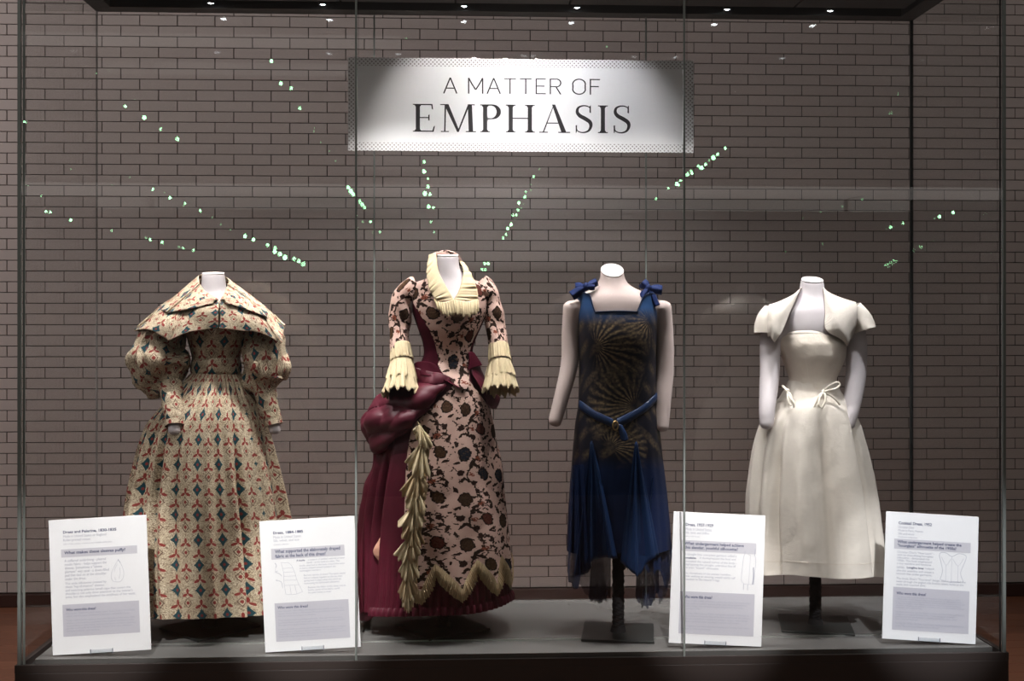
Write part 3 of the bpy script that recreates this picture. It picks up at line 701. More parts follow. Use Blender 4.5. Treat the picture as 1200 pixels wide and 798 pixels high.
card('white card headed Dress, 1927-1929, standing between the blue and cream dresses', 0.9945, 4.437, 0.08, 0.0, -0.0539, 0.366, 0.509,
     'clear acrylic holder under the third card from the left', ('Dress, 1927-1929', .135, .435, .083, .110),
     [('Made in United States', .135, .42, .118, .140), ('Silk, lamé, and chiffon', .135, .39, .147, .168), ('Gift of the family', .135, .29, .180, .192)],
     ((.095, .215, .91, .298), 'What undergarment helped achieve\nthis slender, youthful silhouette?', (.13, .775, .226, .287)),
     [('A straight line, one-piece garment called a', .13, .70, .312, .335, 0), ('corselette.', .13, .265, .340, .356, 1), ('It deemphasized the bust and', .30, .69, .338, .358, 0),
      ('smoothed the natural curves of the body -\nemphasizing the straight, unbroken line of\nthe era\'s "boyish" silhouette.', .13, .70, .366, .436, 0),
      ('The movement of the uneven hemline,\nwhile walking or dancing, would subtly call\nattention to the wearer\'s legs.', .13, .69, .456, .524, 0)],
     [('Who wore this dress?', .135, .45, .632, .656, 1),
      ('Audrey Wilder (1896-1979) likely owned this dress. Audrey attended\ncollege, quite unusual for women of her time. She graduated from\nAlbion College, then earned a master\'s degree from Columbia\nUniversity in 1921.', .135, .865, .668, .744, 0),
      ('In the late 1920s, Audrey Wilder was appointed Dean of Women at\nOhio Northern University. One of her first projects was the creation\nof the first social hall for women on campus - a place where female\nstudents could hold teas, receptions, musicals, and dinners.', .135, .865, .762, .842, 0),
      ('"Her neighbors remember described Audrey as a "dynamic dean" and a\nbeliever in "campus practicing."', .135, .86, .858, .896, 0)],
     (.10, .605, .91, .925),
     [([(.79, .30), (.775, .33), (.765, .42), (.76, .50), (.79, .53)], Lw * 1.4), ([(.85, .31), (.845, .42), (.84, .53)], Lw), ([(.90, .31), (.91, .36), (.90, .45), (.895, .53)], Lw * 1.4), ([(.79, .53), (.84, .532), (.895, .53)], Lw),
      ([(.79, .28), (.79, .30)], Lw * 2), ([(.82, .30), (.85, .31)], Lw), ([(.90, .26), (.895, .31)], Lw * 2), ([(.885, .40), (.89, .47), (.882, .53)], Lw * 5), ([(.785, .53), (.785, .575)], Lw * 2), ([(.83, .53), (.83, .575)], Lw * 2)],
     'fine line drawing of a straight corselette')
card('white card headed Cocktail Dress, 1952, rightmost, beside the cream dress', 1.849, 4.444, 0.08, -0.06, -0.0572, 0.367, 0.499,
     'clear acrylic holder under the rightmost card', ('Cocktail Dress, 1952', .135, .495, .072, .100),
     [('Christian Dior', .135, .305, .108, .126), ('Made in Paris, France', .135, .40, .134, .153), ('Silk and wool', .135, .305, .160, .177), ('Costume collection', .135, .34, .188, .200)],
     ((.095, .210, .92, .290), 'What undergarment helped create the\n"hourglass" silhouette of the 1950s?', (.13, .82, .221, .280)),
     [('Christian Dior\'s "New Look" -\nwith its close-fitting hourglass\nsilhouette - dominated the\n1950s. This look emphasized\na tiny waistline and feminine', .13, .53, .305, .415, 0), ('curves.', .13, .215, .427, .442, 0), ('Longline bras', .24, .42, .424, .445, 1), ('helped', .44, .53, .425, .443, 0),
      ('slim the waistline and create a\nsmooth line under garments.', .13, .53, .451, .496, 0),
      ('The dress, Dior\'s "Tourterel" design, also accentuated the\nwaist through the angled side bodice seams, bows at the\nwaist, and rounded skirt.', .13, .875, .512, .578, 0)],
     [('Who wore this dress?', .135, .455, .625, .648, 1),
      ('This dress was custom-made for Elizabeth Parke Firestone (1897-\n1990), wife of tire magnate Harvey S. Firestone, Jr. Elizabeth felt it\nher duty to represent her husband, family, and the Firestone Tire and\nRubber Company with dignity and grace. She was always flawlessly\ndressed - whether for informal company trips, world travels, business\nfunctions, or social parties.', .135, .87, .660, .758, 0),
      ('Elizabeth had a fine eye for fashion and favored New York and Parisian\ndesigners, including Christian Dior. These designers created\ngarments to her specifications, including perfect fit, style, color,\nfabric, and construction.', .135, .87, .776, .846, 0),
      ('During the 1950s, the New York Dress Institute named Elizabeth one\nof the "Best-Dressed Women in the World."', .135, .87, .862, .900, 0)],
     (.10, .590, .92, .925),
     [([(.585, .325), (.60, .30), (.66, .30), (.72, .325), (.79, .30), (.85, .305), (.875, .33), (.83, .42), (.82, .46), (.85, .52)], Lw * 1.6), ([(.585, .325), (.62, .42), (.62, .46), (.60, .51)], Lw * 1.6), ([(.60, .51), (.72, .53), (.85, .52)], Lw),
      ([(.61, .335), (.66, .395), (.71, .345)], Lw), ([(.73, .345), (.79, .395), (.85, .335)], Lw), ([(.66, .395), (.66, .52)], Lw), ([(.79, .395), (.79, .525)], Lw), ([(.72, .325), (.72, .53)], Lw)],
     'fine line drawing of a longline bra')

# ------------------------------------------------------------------ mannequins
def jersey(name, c): return simple(name, c, 0.75, var=0.03, scale=20, bump=0.12, bscale=900, spec=0.12, sheen=0.05)
JW = jersey('pale_grey_jersey', (0.60, 0.555, 0.57)); JP = jersey('pale_pink_jersey', (0.50, 0.41, 0.385))
POLE = simple('black_wrapped_fabric', (0.012, 0.011, 0.012), 0.9, bump=0.6, bscale=160, bdist=0.004)
PLATE = simple('black_powder_coat', (0.022, 0.024, 0.023), 0.42, var=0.25, scale=12)
CAPM = simple('smooth_white_cap', (0.80, 0.76, 0.75), 0.4, var=0.01)
def bake(name, me, mods):
    o = bpy.data.objects.new('tmp', me); COL.objects.link(o)
    for kind, kw in mods:
        m = o.modifiers.new(kind, kind)
        for k, v in kw.items(): setattr(m, k, v)
    bpy.context.view_layer.update()
    r = bpy.data.meshes.new_from_object(o.evaluated_get(bpy.context.evaluated_depsgraph_get())); r.name = name
    bpy.data.objects.remove(o); bpy.data.meshes.remove(me); smooth(r); return r
def grid_vf(p, vs, fs, capends=True):
    R, C = p.shape[:2]; k = len(vs); C -= 1                     # last column repeats the first
    vs += [tuple(p[i, j]) for i in range(R) for j in range(C)]
    fs += [(k + i * C + j, k + i * C + (j + 1) % C, k + (i + 1) * C + (j + 1) % C, k + (i + 1) * C + j) for i in range(R - 1) for j in range(C)]
    if capends:
        fs.append(tuple(k + j for j in range(C))[::-1]); fs.append(tuple(k + (R - 1) * C + j for j in range(C)))
PHI = lambda n: np.linspace(-math.pi, math.pi, n)
def mannequin(fr, lb, rows, arms, tilt, mat, pole, plate, cap_off=0.35, capmat=None):
    px, y0, y1 = pole
    base = fr(px, y1, 0); base.z = ZD + 0.002
    e = empty('mannequin', base, lb, 'mannequin', 'headless mannequins in the case')
    pr = Prof(fr, rows); ys = np.linspace(rows[0][0], rows[-1][0], 60); top = rows[0][0]
    ph = PHI(41); fade = np.clip(1 - (ys - top) / 30.0, 0, 1)[:, None] ** 1.5
    p = pr.patch(ph, ys, dy=tilt * np.cos(ph)[None, :] * fade)
    vs, fs = [], []; grid_vf(p, vs, fs)
    for path, rad in arms:
        grid_vf(tube_pts([fr(*q) for q in path], [r * fr.k for r in rad], 30, 25, flat=1.0), vs, fs, False)
    me = bake('body', pyd('body', vs, fs), [('REMESH', dict(mode='VOXEL', voxel_size=0.0065)), ('SMOOTH', dict(iterations=5, factor=0.5))])
    obj('body', me, mat, e)
    c = p[0, :-1].mean(0); ring = c + (p[0] - c) * 0.97; nrm = np.cross(p[0, 10] - c, p[0, 20] - c); nrm /= np.linalg.norm(nrm)
    if nrm[2] < 0: nrm = -nrm
    rr = [c + (p[0] - c) * k + nrm * h for k, h in ((0.99, 0.0), (0.985, 0.002), (0.93, 0.0035), (0.5, 0.0042), (0.01, 0.0045))]
    grid('neck_cap', np.array(rr), capmat or CAPM, e)
    top_z = fr(px, y0, 0).z; n = 22
    def rough(phi, t): return 1 + 0.10 * np.sin(phi * 5 + t * 170) + 0.06 * np.sin(phi * 3 - t * 83)
    tube('pole', [(base.x, base.y, top_z + 0.25), (base.x, base.y, (top_z + base.z) / 2), (base.x, base.y, base.z + 0.006)], [0.0235] * 3, POLE, e, m=120, n=n, rfun=rough, cap=False)
    w, d, rot = plate
    b = box('base_plate', (-w / 2, -d / 2, 0.0), (w / 2, d / 2, 0.009), PLATE, e, 0.0015, rel=False); b.rotation_euler.z = rot
    tube('pole_collar', [(base.x, base.y, base.z + 0.03), (base.x, base.y, base.z + 0.018), (base.x, base.y, base.z + 0.0085)], [0.027, 0.03, 0.033], POLE, e, m=6, n=20, cap=False)
    return e
F1, F2, F3, F4 = Fr(4.81, 247), Fr(4.775, 522), Fr(4.66, 722), Fr(4.745, 953)
mannequin(F1, 'pale grey mannequin inside the printed cotton dress with puffed sleeves',
          [(320.5, 237, 263, 12, 12), (328, 236.5, 264, 13, 13), (342, 234, 267, 15, 15), (354, 222, 283, 22, 20), (366, 212, 292, 25, 24), (395, 226, 286, 24, 22), (430, 231, 277, 20, 19), (470, 228, 281, 25, 25)],
          [([(206, 372, 0), (196, 420, -2), (203, 462, -33), (204.5, 506, -55)], (12, 11, 8.5, 7)), ([(296, 372, 0), (306, 420, -2), (313, 462, -18), (322.5, 505, -25)], (12, 11, 8.5, 7))],
          1.2, JW, (246, 715, 738), (0.30, 0.29, 0.80))
mannequin(F2, 'pale grey mannequin inside the burgundy and floral bustle dress',
          [(299.5, 512, 537.5, 12, 12), (310, 511.5, 538, 13, 13), (324, 509, 544, 14, 15), (338, 500, 556, 18, 20), (352, 492, 563, 24, 24), (380, 496, 558, 26, 22), (410, 504, 547, 20, 19), (450, 498, 556, 24, 26)],
          [([(486, 342, 0), (469, 372, -2), (468, 410, -12), (479, 453, -34)], (12, 10, 8.5, 6)), ([(562, 340, 0), (578, 372, -2), (584, 410, -12), (591, 448, -30)], (12, 10, 8.5, 6))],
          0.8, JW, (519, 705, 737), (0.29, 0.28, 0.55))
mannequin(F3, 'pink-toned mannequin with tilted white neck cap wearing the blue dress',
          [(317, 704, 731, 13, 13), (325, 703.5, 732, 14, 14), (333, 700, 737, 16, 16), (341, 689, 751, 20, 19), (347, 678, 766, 24, 23), (356, 672, 774, 27, 27), (375, 677, 768, 29, 28), (400, 681, 765, 30, 26), (440, 684, 762, 27, 25), (510, 680, 766, 30, 30)],
          [([(673, 360, 0), (669, 392, 2), (667.5, 426, 0), (659, 462, -8), (650, 495, -14)], (13, 10.8, 10.3, 9, 7.8)), ([(774, 360, 0), (778.5, 392, 2), (779, 436, 0), (777, 470, -8), (775, 501, -14)], (13, 10.8, 10.6, 9.4, 8.6))],
          8.0, JP, (724.5, 640, 743), (0.29, 0.27, -0.16))
mannequin(F4, 'pale grey mannequin with bare neck and arms wearing the cream dress',
          [(328, 939, 964.5, 12, 12), (336, 938, 965.5, 13, 13), (346, 934, 970, 15, 15), (356, 918, 987, 20, 20), (366, 908, 996, 25, 25), (388, 909, 992, 29, 27), (420, 920, 982, 27, 25), (450, 929, 975, 22, 22), (500, 924, 984, 28, 28)],
          [([(905, 370, 0), (902.5, 405, 0), (902, 440, -6), (899, 478, -22), (898.5, 498, -27)], (12, 11.8, 11.3, 9.3, 8)), ([(1000, 370, 0), (1003.5, 405, 0), (1003, 440, -6), (998, 478, -22), (994, 498, -27)], (12, 12, 11.8, 9.4, 7.4))],
          3.5, JW, (955.5, 660, 734), (0.29, 0.28, -0.22))

# ------------------------------------------------------------------ printed cotton dress and pelerine
def print_mat():
    m = Mt('printed_cotton', 0.62, spec=0.14)
    vec, u, v, _ = m.coord('UV')
    PX, PY = 0.104, 0.103
    def cell(ou, ov):
        x = ((u / PX + ou).fr() - 0.5) * PX; y = ((v / PY + ov).fr() - 0.5) * PY; return x, y
    def trefoil(x, y, cy, s=1.0):
        a = ell(x, y, 0, cy + .0125 * s, .0052 * s, .0105 * s).lt(1.0)
        b = ell(x, y, -.0112 * s, cy - .0025 * s, .0105 * s, .0052 * s, 0.5).lt(1.0)
        c = ell(x, y, .0112 * s, cy - .0025 * s, .0105 * s, .0052 * s, -0.5).lt(1.0)
        return a.max(b).max(c)
    xa, ya = cell(0.0, 0.0); xb, yb = cell(0.5, 0.5)
    wob = m.noise(120.0, 1.0, vec)
    dia = ((xa.abs() / .0215).pw(0.8) + ((ya + .018).abs() / .031).pw(0.8)).lt(1.0)
    dot = ell(xa, ya, 0, -.018, .0052, .0062).lt(1.0)
    red = trefoil(xa, ya, .022, 1.12).max(trefoil(xb, yb, .017, 1.08)).max(dot).max(ell(xb, yb, 0, -.017, .0062, .007).lt(1.0))
    ring = xb.abs() / .016 + (yb + .017).abs() / .021
    ring = ring.lt(1.06) * ring.gt(0.84)
    vine = ((u * (2 * math.pi / PX)).sin() * 0.010 + ((u / (PX / 2)).fr() - 0.5) * 0.0)
    n1 = (m.noise(330.0, 2.0, vec) - 0.5).abs(); worm = n1.lt(0.042)
    n2 = (m.noise(150.0, 1.0, vec) - 0.5).abs(); worm2 = n2.lt(0.044)
    # soft pale ogee zones without vermicelli round the motifs
    og = (((u / PX + 0.25).fr() - 0.5).abs() * 2.0)
    zone = m.noise(14.0, 1.0, vec)
    base = m.mix(zone, (0.82, 0.73, 0.55), (0.72, 0.60, 0.42))
    c = m.mix(worm.max(worm2) * 0.85, base, (0.13, 0.075, 0.045))
    c = m.mix(ring, c, (0.12, 0.07, 0.05)); c = m.mix(dia, c, (0.017, 0.060, 0.075)); c = m.mix(red, c, (0.235, 0.040, 0.034))
    m.base(c); m.bump(m.noise(700.0, 2.0, vec), 0.12, 0.001); return m.mat
PRINT = print_mat()
PIPE = simple('brown_piping', (0.22, 0.14, 0.09), 0.7)
d1 = empty('cotton_dress', F1(246, 725, 0), 'cream printed cotton dress with red and teal motifs, puffed sleeves and gathered skirt', 'dress')
def fold_noise(ph, seed, terms):
    r = random.Random(seed); out = np.zeros_like(ph)
    for fq, am in terms: out = out + am * np.cos(fq * ph + r.uniform(0, 6.28) + 0.9 * np.sin(ph * r.randint(1, 3) + r.uniform(0, 6.28)))
    return out
# skirt
sk = Prof(F1, [(436, 225, 281, 25, 24), (446, 217, 288, 34, 32), (460, 206, 295, 42, 40), (480, 188, 305, 52, 50), (500, 173, 312, 58, 58), (540, 160, 322, 64, 66), (600, 149, 334, 70, 74), (660, 146, 342, 73, 78), (724, 148, 347, 74, 80)])
ys = np.linspace(436, 717.5, 110); ph = PHI(361); t = ((ys - 436) / 288)[:, None]
f = fold_noise(ph, 3, ((21, .5), (13, .45), (34, .25)))[None, :] * np.ones_like(t)
fine = fold_noise(ph, 5, ((58, .6), (43, .5)))[None, :]
amp = 0.024 + 0.058 * np.clip(t * 1.6, 0, 1)
deep = -0.17 * np.exp(-((ph + 0.50 + 0.10 * t) / 0.045) ** 2) * np.clip(t * 3 - .35, 0, 1) - 0.10 * np.exp(-((ph - 0.62) / 0.05) ** 2) * np.clip(t * 3 - .3, 0, 1) - 0.09 * np.exp(-((ph - 0.15) / 0.04) ** 2) * np.clip(t * 2.2 - .3, 0, 1) - 0.10 * np.exp(-((ph + 1.0) / 0.05) ** 2) * np.clip(t * 3 - .35, 0, 1)
mul = 1 + f * amp + fine * 0.032 * np.clip(1 - t * 1.5, 0, 1) * np.clip(t * 30, 0, 1) + deep
hem = 1.6 * np.cos(ph * 2 + 1)[None, :] * t ** 6
pts = sk.patch(ph, ys, mul=mul, dy=hem)
L = 2.22; uv = np.stack([np.broadcast_to(ph[None, :] / (2 * math.pi) * L + 0.03, pts.shape[:2]), np.broadcast_to(-(ys[:, None] - 436) * F1.k * 1.02, pts.shape[:2])], -1)
grid('skirt', pts, PRINT, d1, uv)
# bodice and belt
bd = Prof(F1, [(352, 221, 285, 26, 24), (368, 214, 293, 30, 27), (388, 218, 292, 33, 26), (404, 222, 287, 31, 24), (420, 226, 281, 26, 23), (440, 225, 281, 25.5, 24.5)])
ys = np.linspace(353, 438, 46); ph = PHI(241); t = ((ys - 353) / 85)[:, None]
gath = fold_noise(ph, 11, ((26, .6), (41, .5)))[None, :] * 0.016 * np.clip((t - .25) * 2, 0, 1)
grid('bodice', bd.patch(ph, ys, mul=1 + gath), PRINT, d1)
ys = np.linspace(421.5, 438.5, 9); bul = np.array([0.4, 1.6, 1.9, 2.0, 2.0, 2.0, 1.9, 1.6, .4])[:, None]
belt = bd.patch(ph, ys, off=bul)
uvb = np.stack([np.broadcast_to(ph[None, :] / (2 * math.pi) * 0.62 + 0.012, belt.shape[:2]), np.broadcast_to(-(ys[:, None] - 424) * F1.k - .045, belt.shape[:2])], -1)
grid('waistband', belt, PRINT, d1, uvb)
tab = bd.patch(np.linspace(-0.1, 1.15, 30), np.linspace(419, 439.5, 9), off=np.array([.5, 2.6, 3, 3.1, 3.1, 3.1, 3, 2.6, .5])[:, None])
tab[0:4, :6, 2] -= 0.006 * (np.arange(6)[::-1] / 5)[None, :]
grid('waistband_tab', tab, PRINT, d1)
# sleeves: puff, fitted forearm, cuff
def sleeve(path, rad, seed, cuffpath, cuffr):
    g1 = fold_noise(PHI(121), seed, ((9, .5), (15, .5), (23, .35), (5, .4)))
    def rf(phi, s): return 1 + g1 * (0.055 + 0.02 * np.sin(s * 9)) * (1 if s < .97 else .6) + 0.05 * np.sin(phi * 2 + s * 8)
    p = tube_pts([F1(*q) for q in path], [r * F1.k for r in rad], 70, 121, rfun=rf, cap=False)
    p = crumple(p, 0.012, 44, seed + 5, terms=6, stretch=(1, 1, .45))
    sl = grid('sleeve_puff', p, PRINT, d1)
    def rf2(phi, s): return 1 + 0.06 * np.sin(phi * 3 + s * 11) * (1 - s) + 0.03 * np.sin(s * 34 + np.sin(phi) * 2)
    grid('forearm_sleeve', tube_pts([F1(*q) for q in cuffpath], [r * F1.k for r in cuffr], 30, 41, rfun=rf2, cap=False), PRINT, d1)
    e0, e1 = F1(*cuffpath[-2]), F1(*cuffpath[-1]); a = e1 + (e0 - e1).normalized() * 0.022
    tube('cuff', [a, (a + e1) / 2, e1], [cuffr[-1] * F1.k * 1.09] * 3, PRINT, d1, m=8, n=32, cap=False)
sleeve([(211, 380, 0), (201, 391, -4), (190, 405, -8), (187, 425, -12), (192, 443, -16), (199, 457, -24)], (11, 18, 30, 36, 31, 13), 21,
       [(200, 452, -24), (202, 470, -38), (204.5, 486, -47), (205, 499, -52)], (13.5, 12.5, 11, 10.2))
sleeve([(292, 380, 0), (301, 391, -4), (308, 405, -8), (311, 425, -12), (308, 443, -12), (310, 459, -15)], (11, 17, 25, 27, 25, 13), 22,
       [(309, 452, -15), (313, 470, -19), (318, 486, -22), (321, 498, -24)], (13, 12.3, 10.8, 10))
# pelerine and its turned collar
pel = empty('pelerine', F1(250, 385, 0), 'cream printed shoulder cape with turned-down collar on the puffed-sleeve dress', 'cape')
N = [(258, 350, -27), (264, 342, -20), (267, 335, -12), (268, 331, -6), (268, 329, 0), (264, 326, 10), (250, 324, 15), (237, 326, 10), (233, 329, 0), (233, 331, -6), (234, 335, -12), (241, 342, -20), (256, 350, -27)]
M_ = [(258, 362, -37), (274, 359, -38), (288, 357, -33), (298, 360, -24), (302, 354, -6), (287, 350, 24), (250, 350, 32), (214, 350, 24), (197, 353, -6), (205, 360, -24), (215, 362, -35), (234, 362, -40), (256, 362, -37)]
Q_ = [(258, 374, -41), (280, 374, -44), (299, 374, -41), (315, 381, -38), (320, 368, -6), (298, 372, 32), (250, 376, 42), (203, 372, 32), (176, 370, -10), (189, 376, -40), (206, 382, -49), (228, 376, -45), (256, 374, -41)]
HM = [(257, 384, -42), (283, 387, -45), (307, 390, -43), (329, 402, -42), (334, 381, -12), (306, 392, 36), (250, 398, 46), (195, 392, 36), (158, 387, -12), (177, 387, -42), (199, 398.5, -52), (225, 388, -49), (255.5, 384, -42)]
def corner(rows, idx, e=0.12):
    out = []
    for r in rows:
        q = []
        for i, v in enumerate(r):
            if i in idx:
                a, b = np.array(r[i - 1], float), np.array(r[i + 1], float); v_ = np.array(v, float)
                q += [tuple(v_ + (a - v_) * e), v, tuple(v_ + (b - v_) * e)]
            else: q.append(v)
        out.append(q)
    return out
p = surf(net(F1, corner([N, M_, Q_, HM], (3, 4, 8, 10))), 40, 170)
p = crumple(p, 0.004, 34, 77)
uvp = None
w = np.linspace(0, 1, 40)[:, None]; ang = np.linspace(0, 40, 170)[None, :]
p += normals(p) * (0.004 * np.sin(ang * 0.9 + 3 * w) * w)[..., None]
cape = grid('cape', p, PRINT, pel, solid=0.003)
grid('hem_piping', np.array([np.asarray(tube_pts([Vector(q) for q in p[-1, ::5]], [0.0022] * 34, 160, 7, cap=False))])[0], PIPE, cape)
cN = [(258, 351, -29), (263, 341, -23), (267, 333, -13), (268.5, 327, 0), (262, 322, 12), (250, 320, 16), (238, 321, 12), (232, 322.5, 0), (234, 332, -13), (242, 342, -23), (256, 351, -29)]
cM = [(262, 349, -36), (276, 347, -35), (287, 346, -25), (289, 341.5, -2), (275, 334, 20), (250, 332, 28), (226, 334, 20), (211, 340, -2), (216, 348, -26), (233, 350, -36), (252, 349, -36)]
cH = [(264, 354, -40), (288, 361, -44), (314, 372, -37), (311, 359, -7), (290, 356, 32), (250, 362, 40), (210, 356, 32), (188, 361, -7), (195, 366, -37), (220, 362, -45), (250, 354, -40)]
p = surf(net(F1, corner([cN, cM, cH], (2, 8))), 24, 110)
wv = np.linspace(0, 1, 24)[:, None]; p += normals(p) * (0.003 * np.sin(np.linspace(0, 33, 110))[None, :] * wv + 0.004)[..., None]
grid('collar', p, PRINT, pel, solid=0.003)

# ------------------------------------------------------------------ blue evening dress
def lame_mat():
    m = Mt('navy_and_gold_lame', 0.42, spec=0.2)
    vec, x, y, z = m.coord('UV')      # metres from the middle of the chest line
    n = m.noise(90.0, 3.0, vec); streak = m.noise(40.0, 2.0, vec)
    fine = m.noise(620.0, 2.0, vec)
    mask = None
    fans = [(-.095, -.155, .20, 26, .1), (.045, -.395, .19, 26, 3.0), (.11, -.045, .12, 22, 3.4), (-.03, -.56, .12, 24, .6)]
    for cx, cy, R, nf, a0 in fans:
        dx, dy = x - cx, y - cy
        ang = dy.m('ARCTAN2', dx); r = (dx * dx + dy * dy).pw(0.5)
        ray = ((ang * float(nf) + r * 18.0 + streak * 4.0).sin() * 0.5 + 0.5).pw(1.6)
        sect = ((ang - a0).m('COSINE') + 0.35).max(0.0).min(1.0)
        g = ray * sect * ((R - r) * (1.0 / R)).max(0.0).pw(0.55) * (r * 30.0).min(1.0)
        mask = g if mask is None else mask.max(g)
    tail = ((x * 38.0 + (y * 11.0).sin() * 1.5).sin() * (y * 60.0 + x.abs() * 50.0).sin()).max(0.0) * 0.25
    mask = (mask.max(tail) * (fine * 1.7) * ((n - 0.25).max(0.0) * 2.6)).min(1.0)
    low = (y * -1.0 - 0.60).max(0.0) * 18.0                             # the gold ends above the plain chiffon skirt
    mask = mask * (1.0 - low.min(1.0))
    strap = ((y + 0.065) * 14.0).max(0.0).min(1.0)                       # plain blue silk at the shoulders
    base = m.mix(n, (0.005, 0.007, 0.018), (0.014, 0.011, 0.012)); base = m.mix(low.min(1.0), base, (0.006, 0.012, 0.040))
    base = m.mix(strap, base, (0.022, 0.062, 0.16))
    mask = mask * (1.0 - strap)
    m.base(m.mix(mask, base, (0.46, 0.33, 0.18))); m.metal(mask * 0.85); m.bump(fine, 0.1, 0.001); return m.mat
LAME = lame_mat()
BLUE = simple('blue_silk_satin', (0.008, 0.020, 0.058), 0.36, var=0.25, scale=9, bump=0.1, bscale=400, spec=0.3)
BLUED = simple('navy_silk', (0.013, 0.022, 0.062), 0.45, var=0.2, scale=9, bump=0.1, bscale=400)
def chiffon(name, c, tr):
    m = Mt(name, 0.7, spec=0.08); n = m.noise(40.0, 2.0, kind='UV'); m.base(m.mix(n, tuple(v * .8 for v in c), tuple(v * 1.2 for v in c)))
    m.see_through(n * 0.3 + (tr - 0.15)); return m.mat
CHIF = chiffon('navy_chiffon', (0.008, 0.014, 0.042), 0.16); CHIF2 = chiffon('sheer_navy_chiffon', (0.009, 0.013, 0.036), 0.42); CHIFB = chiffon('blue_chiffon', (0.008, 0.017, 0.052), 0.18)
GOLD = simple('aged_gold_metal', (0.45, 0.30, 0.12), 0.35, 0.9)
d3 = empty('evening_dress', F3(724, 690, 0), 'navy blue evening dress with gold frond pattern, shoulder bows and ragged chiffon hem', 'dress')
b3 = Prof(F3, [(340, 676, 768, 27, 26), (352, 676, 768.5, 29, 28), (368, 676, 769.5, 34, 30), (395, 677, 769, 38, 30), (430, 679, 768, 34, 29), (470, 678, 768, 33, 31), (500, 674, 772, 35, 34), (540, 671, 776, 38, 38), (600, 667, 782, 42, 43), (652, 665, 786, 45, 46)], pw=0.86)
# bodice and slip: the front starts at the square neckline, the straps rise beside it
ph = PHI(261); n = 110
xs = np.sin(ph)
def neckline(ph):
    """top edge row for every angle"""
    x = 722.5 + 46 * np.sign(np.sin(ph)) * np.abs(np.sin(ph)) ** .86; fr_ = np.cos(ph) > 0
    y = np.where(fr_, 366.5 - 1.5 * np.cos((x - 719) / 26 * 1.2), 352.0)
    y = np.where(fr_ & (x < 693.5), np.interp(x, (676, 681, 689, 693.5), (350, 343.0, 345.5, 365)), y)
    y = np.where(fr_ & (x > 741), np.interp(x, (741, 751, 757, 764, 769), (366, 347, 344, 344, 351)), y)
    return y
top = neckline(ph); s = np.linspace(0, 1, n)[:, None]
hemy = 645 + 2.0 * np.sin(ph * 4)[None, :]
ys = top[None, :] + (hemy - top[None, :]) * s
mulf = 1 + fold_noise(ph, 9, ((9, .5), (15, .4), (23, .2)))[None, :] * 0.035 * np.clip((ys - 470) / 140, 0, 1)
p = b3.patch(np.broadcast_to(ph, ys.shape), ys, mul=mulf)
p = crumple(p, 0.0014, 45, 61, stretch=(1, 1, .3))
uv = np.stack([(ph / math.pi * 0.47)[None, :] * np.ones_like(s), -(ys - 362) * F3.k], -1)
slip = grid('bodice_and_slip', p, LAME, d3, uv)
sel = np.where((ph > -1.25) & (ph < 1.25))[0]
tube('neck_binding', [Vector(q) for q in p[0, sel[::2]] + np.array((0, -0.001, 0))], [0.0032] * len(sel[::2]), BLUE, slip, m=150, n=8, cap=False)
# belt: two bands that meet low at the front
def on3(px, py, off=1.2):
    a = b3.a; xl = float(hermite(a[:, 0], a[:, 1], [py])[0]); xr = float(hermite(a[:, 0], a[:, 2], [py])[0])
    sx = max(-.999, min(.999, (px - (xl + xr) / 2) / ((xr - xl) / 2))); ph_ = math.copysign(math.asin(abs(sx) ** (1 / .86)), sx)
    return b3.at(ph_, py, off=off)
def band(name, pts, w, mat, parent, off=1.4):
    c = cr1(np.array(pts, float), 50); rows = []
    for k, o in ((-.5, .2), (-.42, 1.0), (0, 1.25), (.42, 1.0), (.5, .2)):
        rows.append([on3(x, y + k * w, off * o) for x, y in c])
    return grid(name, crumple(np.array(rows), 0.0012, 60, 3), mat, parent, solid=0.0012)
belt3 = band('belt', [(679, 474), (692, 484), (704, 490.5), (714, 495)], 10.5, BLUE, d3)
band('belt_band', [(718, 495), (731, 489), (748, 479), (768, 464)], 10.5, BLUE, belt3)
q = on3(716.5, 497.5, 4.5); bv = [Vector(q) + Vector((0.0105 * math.cos(a), -0.002, 0.017 * math.sin(a))) for a in np.linspace(0, 2 * math.pi, 17)]
tube('buckle', bv, [0.0034] * 17, GOLD, belt3, m=40, n=8, cap=False)
tl = surf([[tuple(on3(x, y, o)) for x, y, o in r] for r in (((718, 497, 3), (721, 496, 4), (724, 497, 3.2)), ((720, 505, 3.6), (724, 504, 5), (728, 506, 3.6)), ((722, 514, 4), (726, 516, 5), (730, 513.5, 3.8)))], 14, 10)
grid('belt_tail', tl, BLUE, belt3, solid=0.0015)
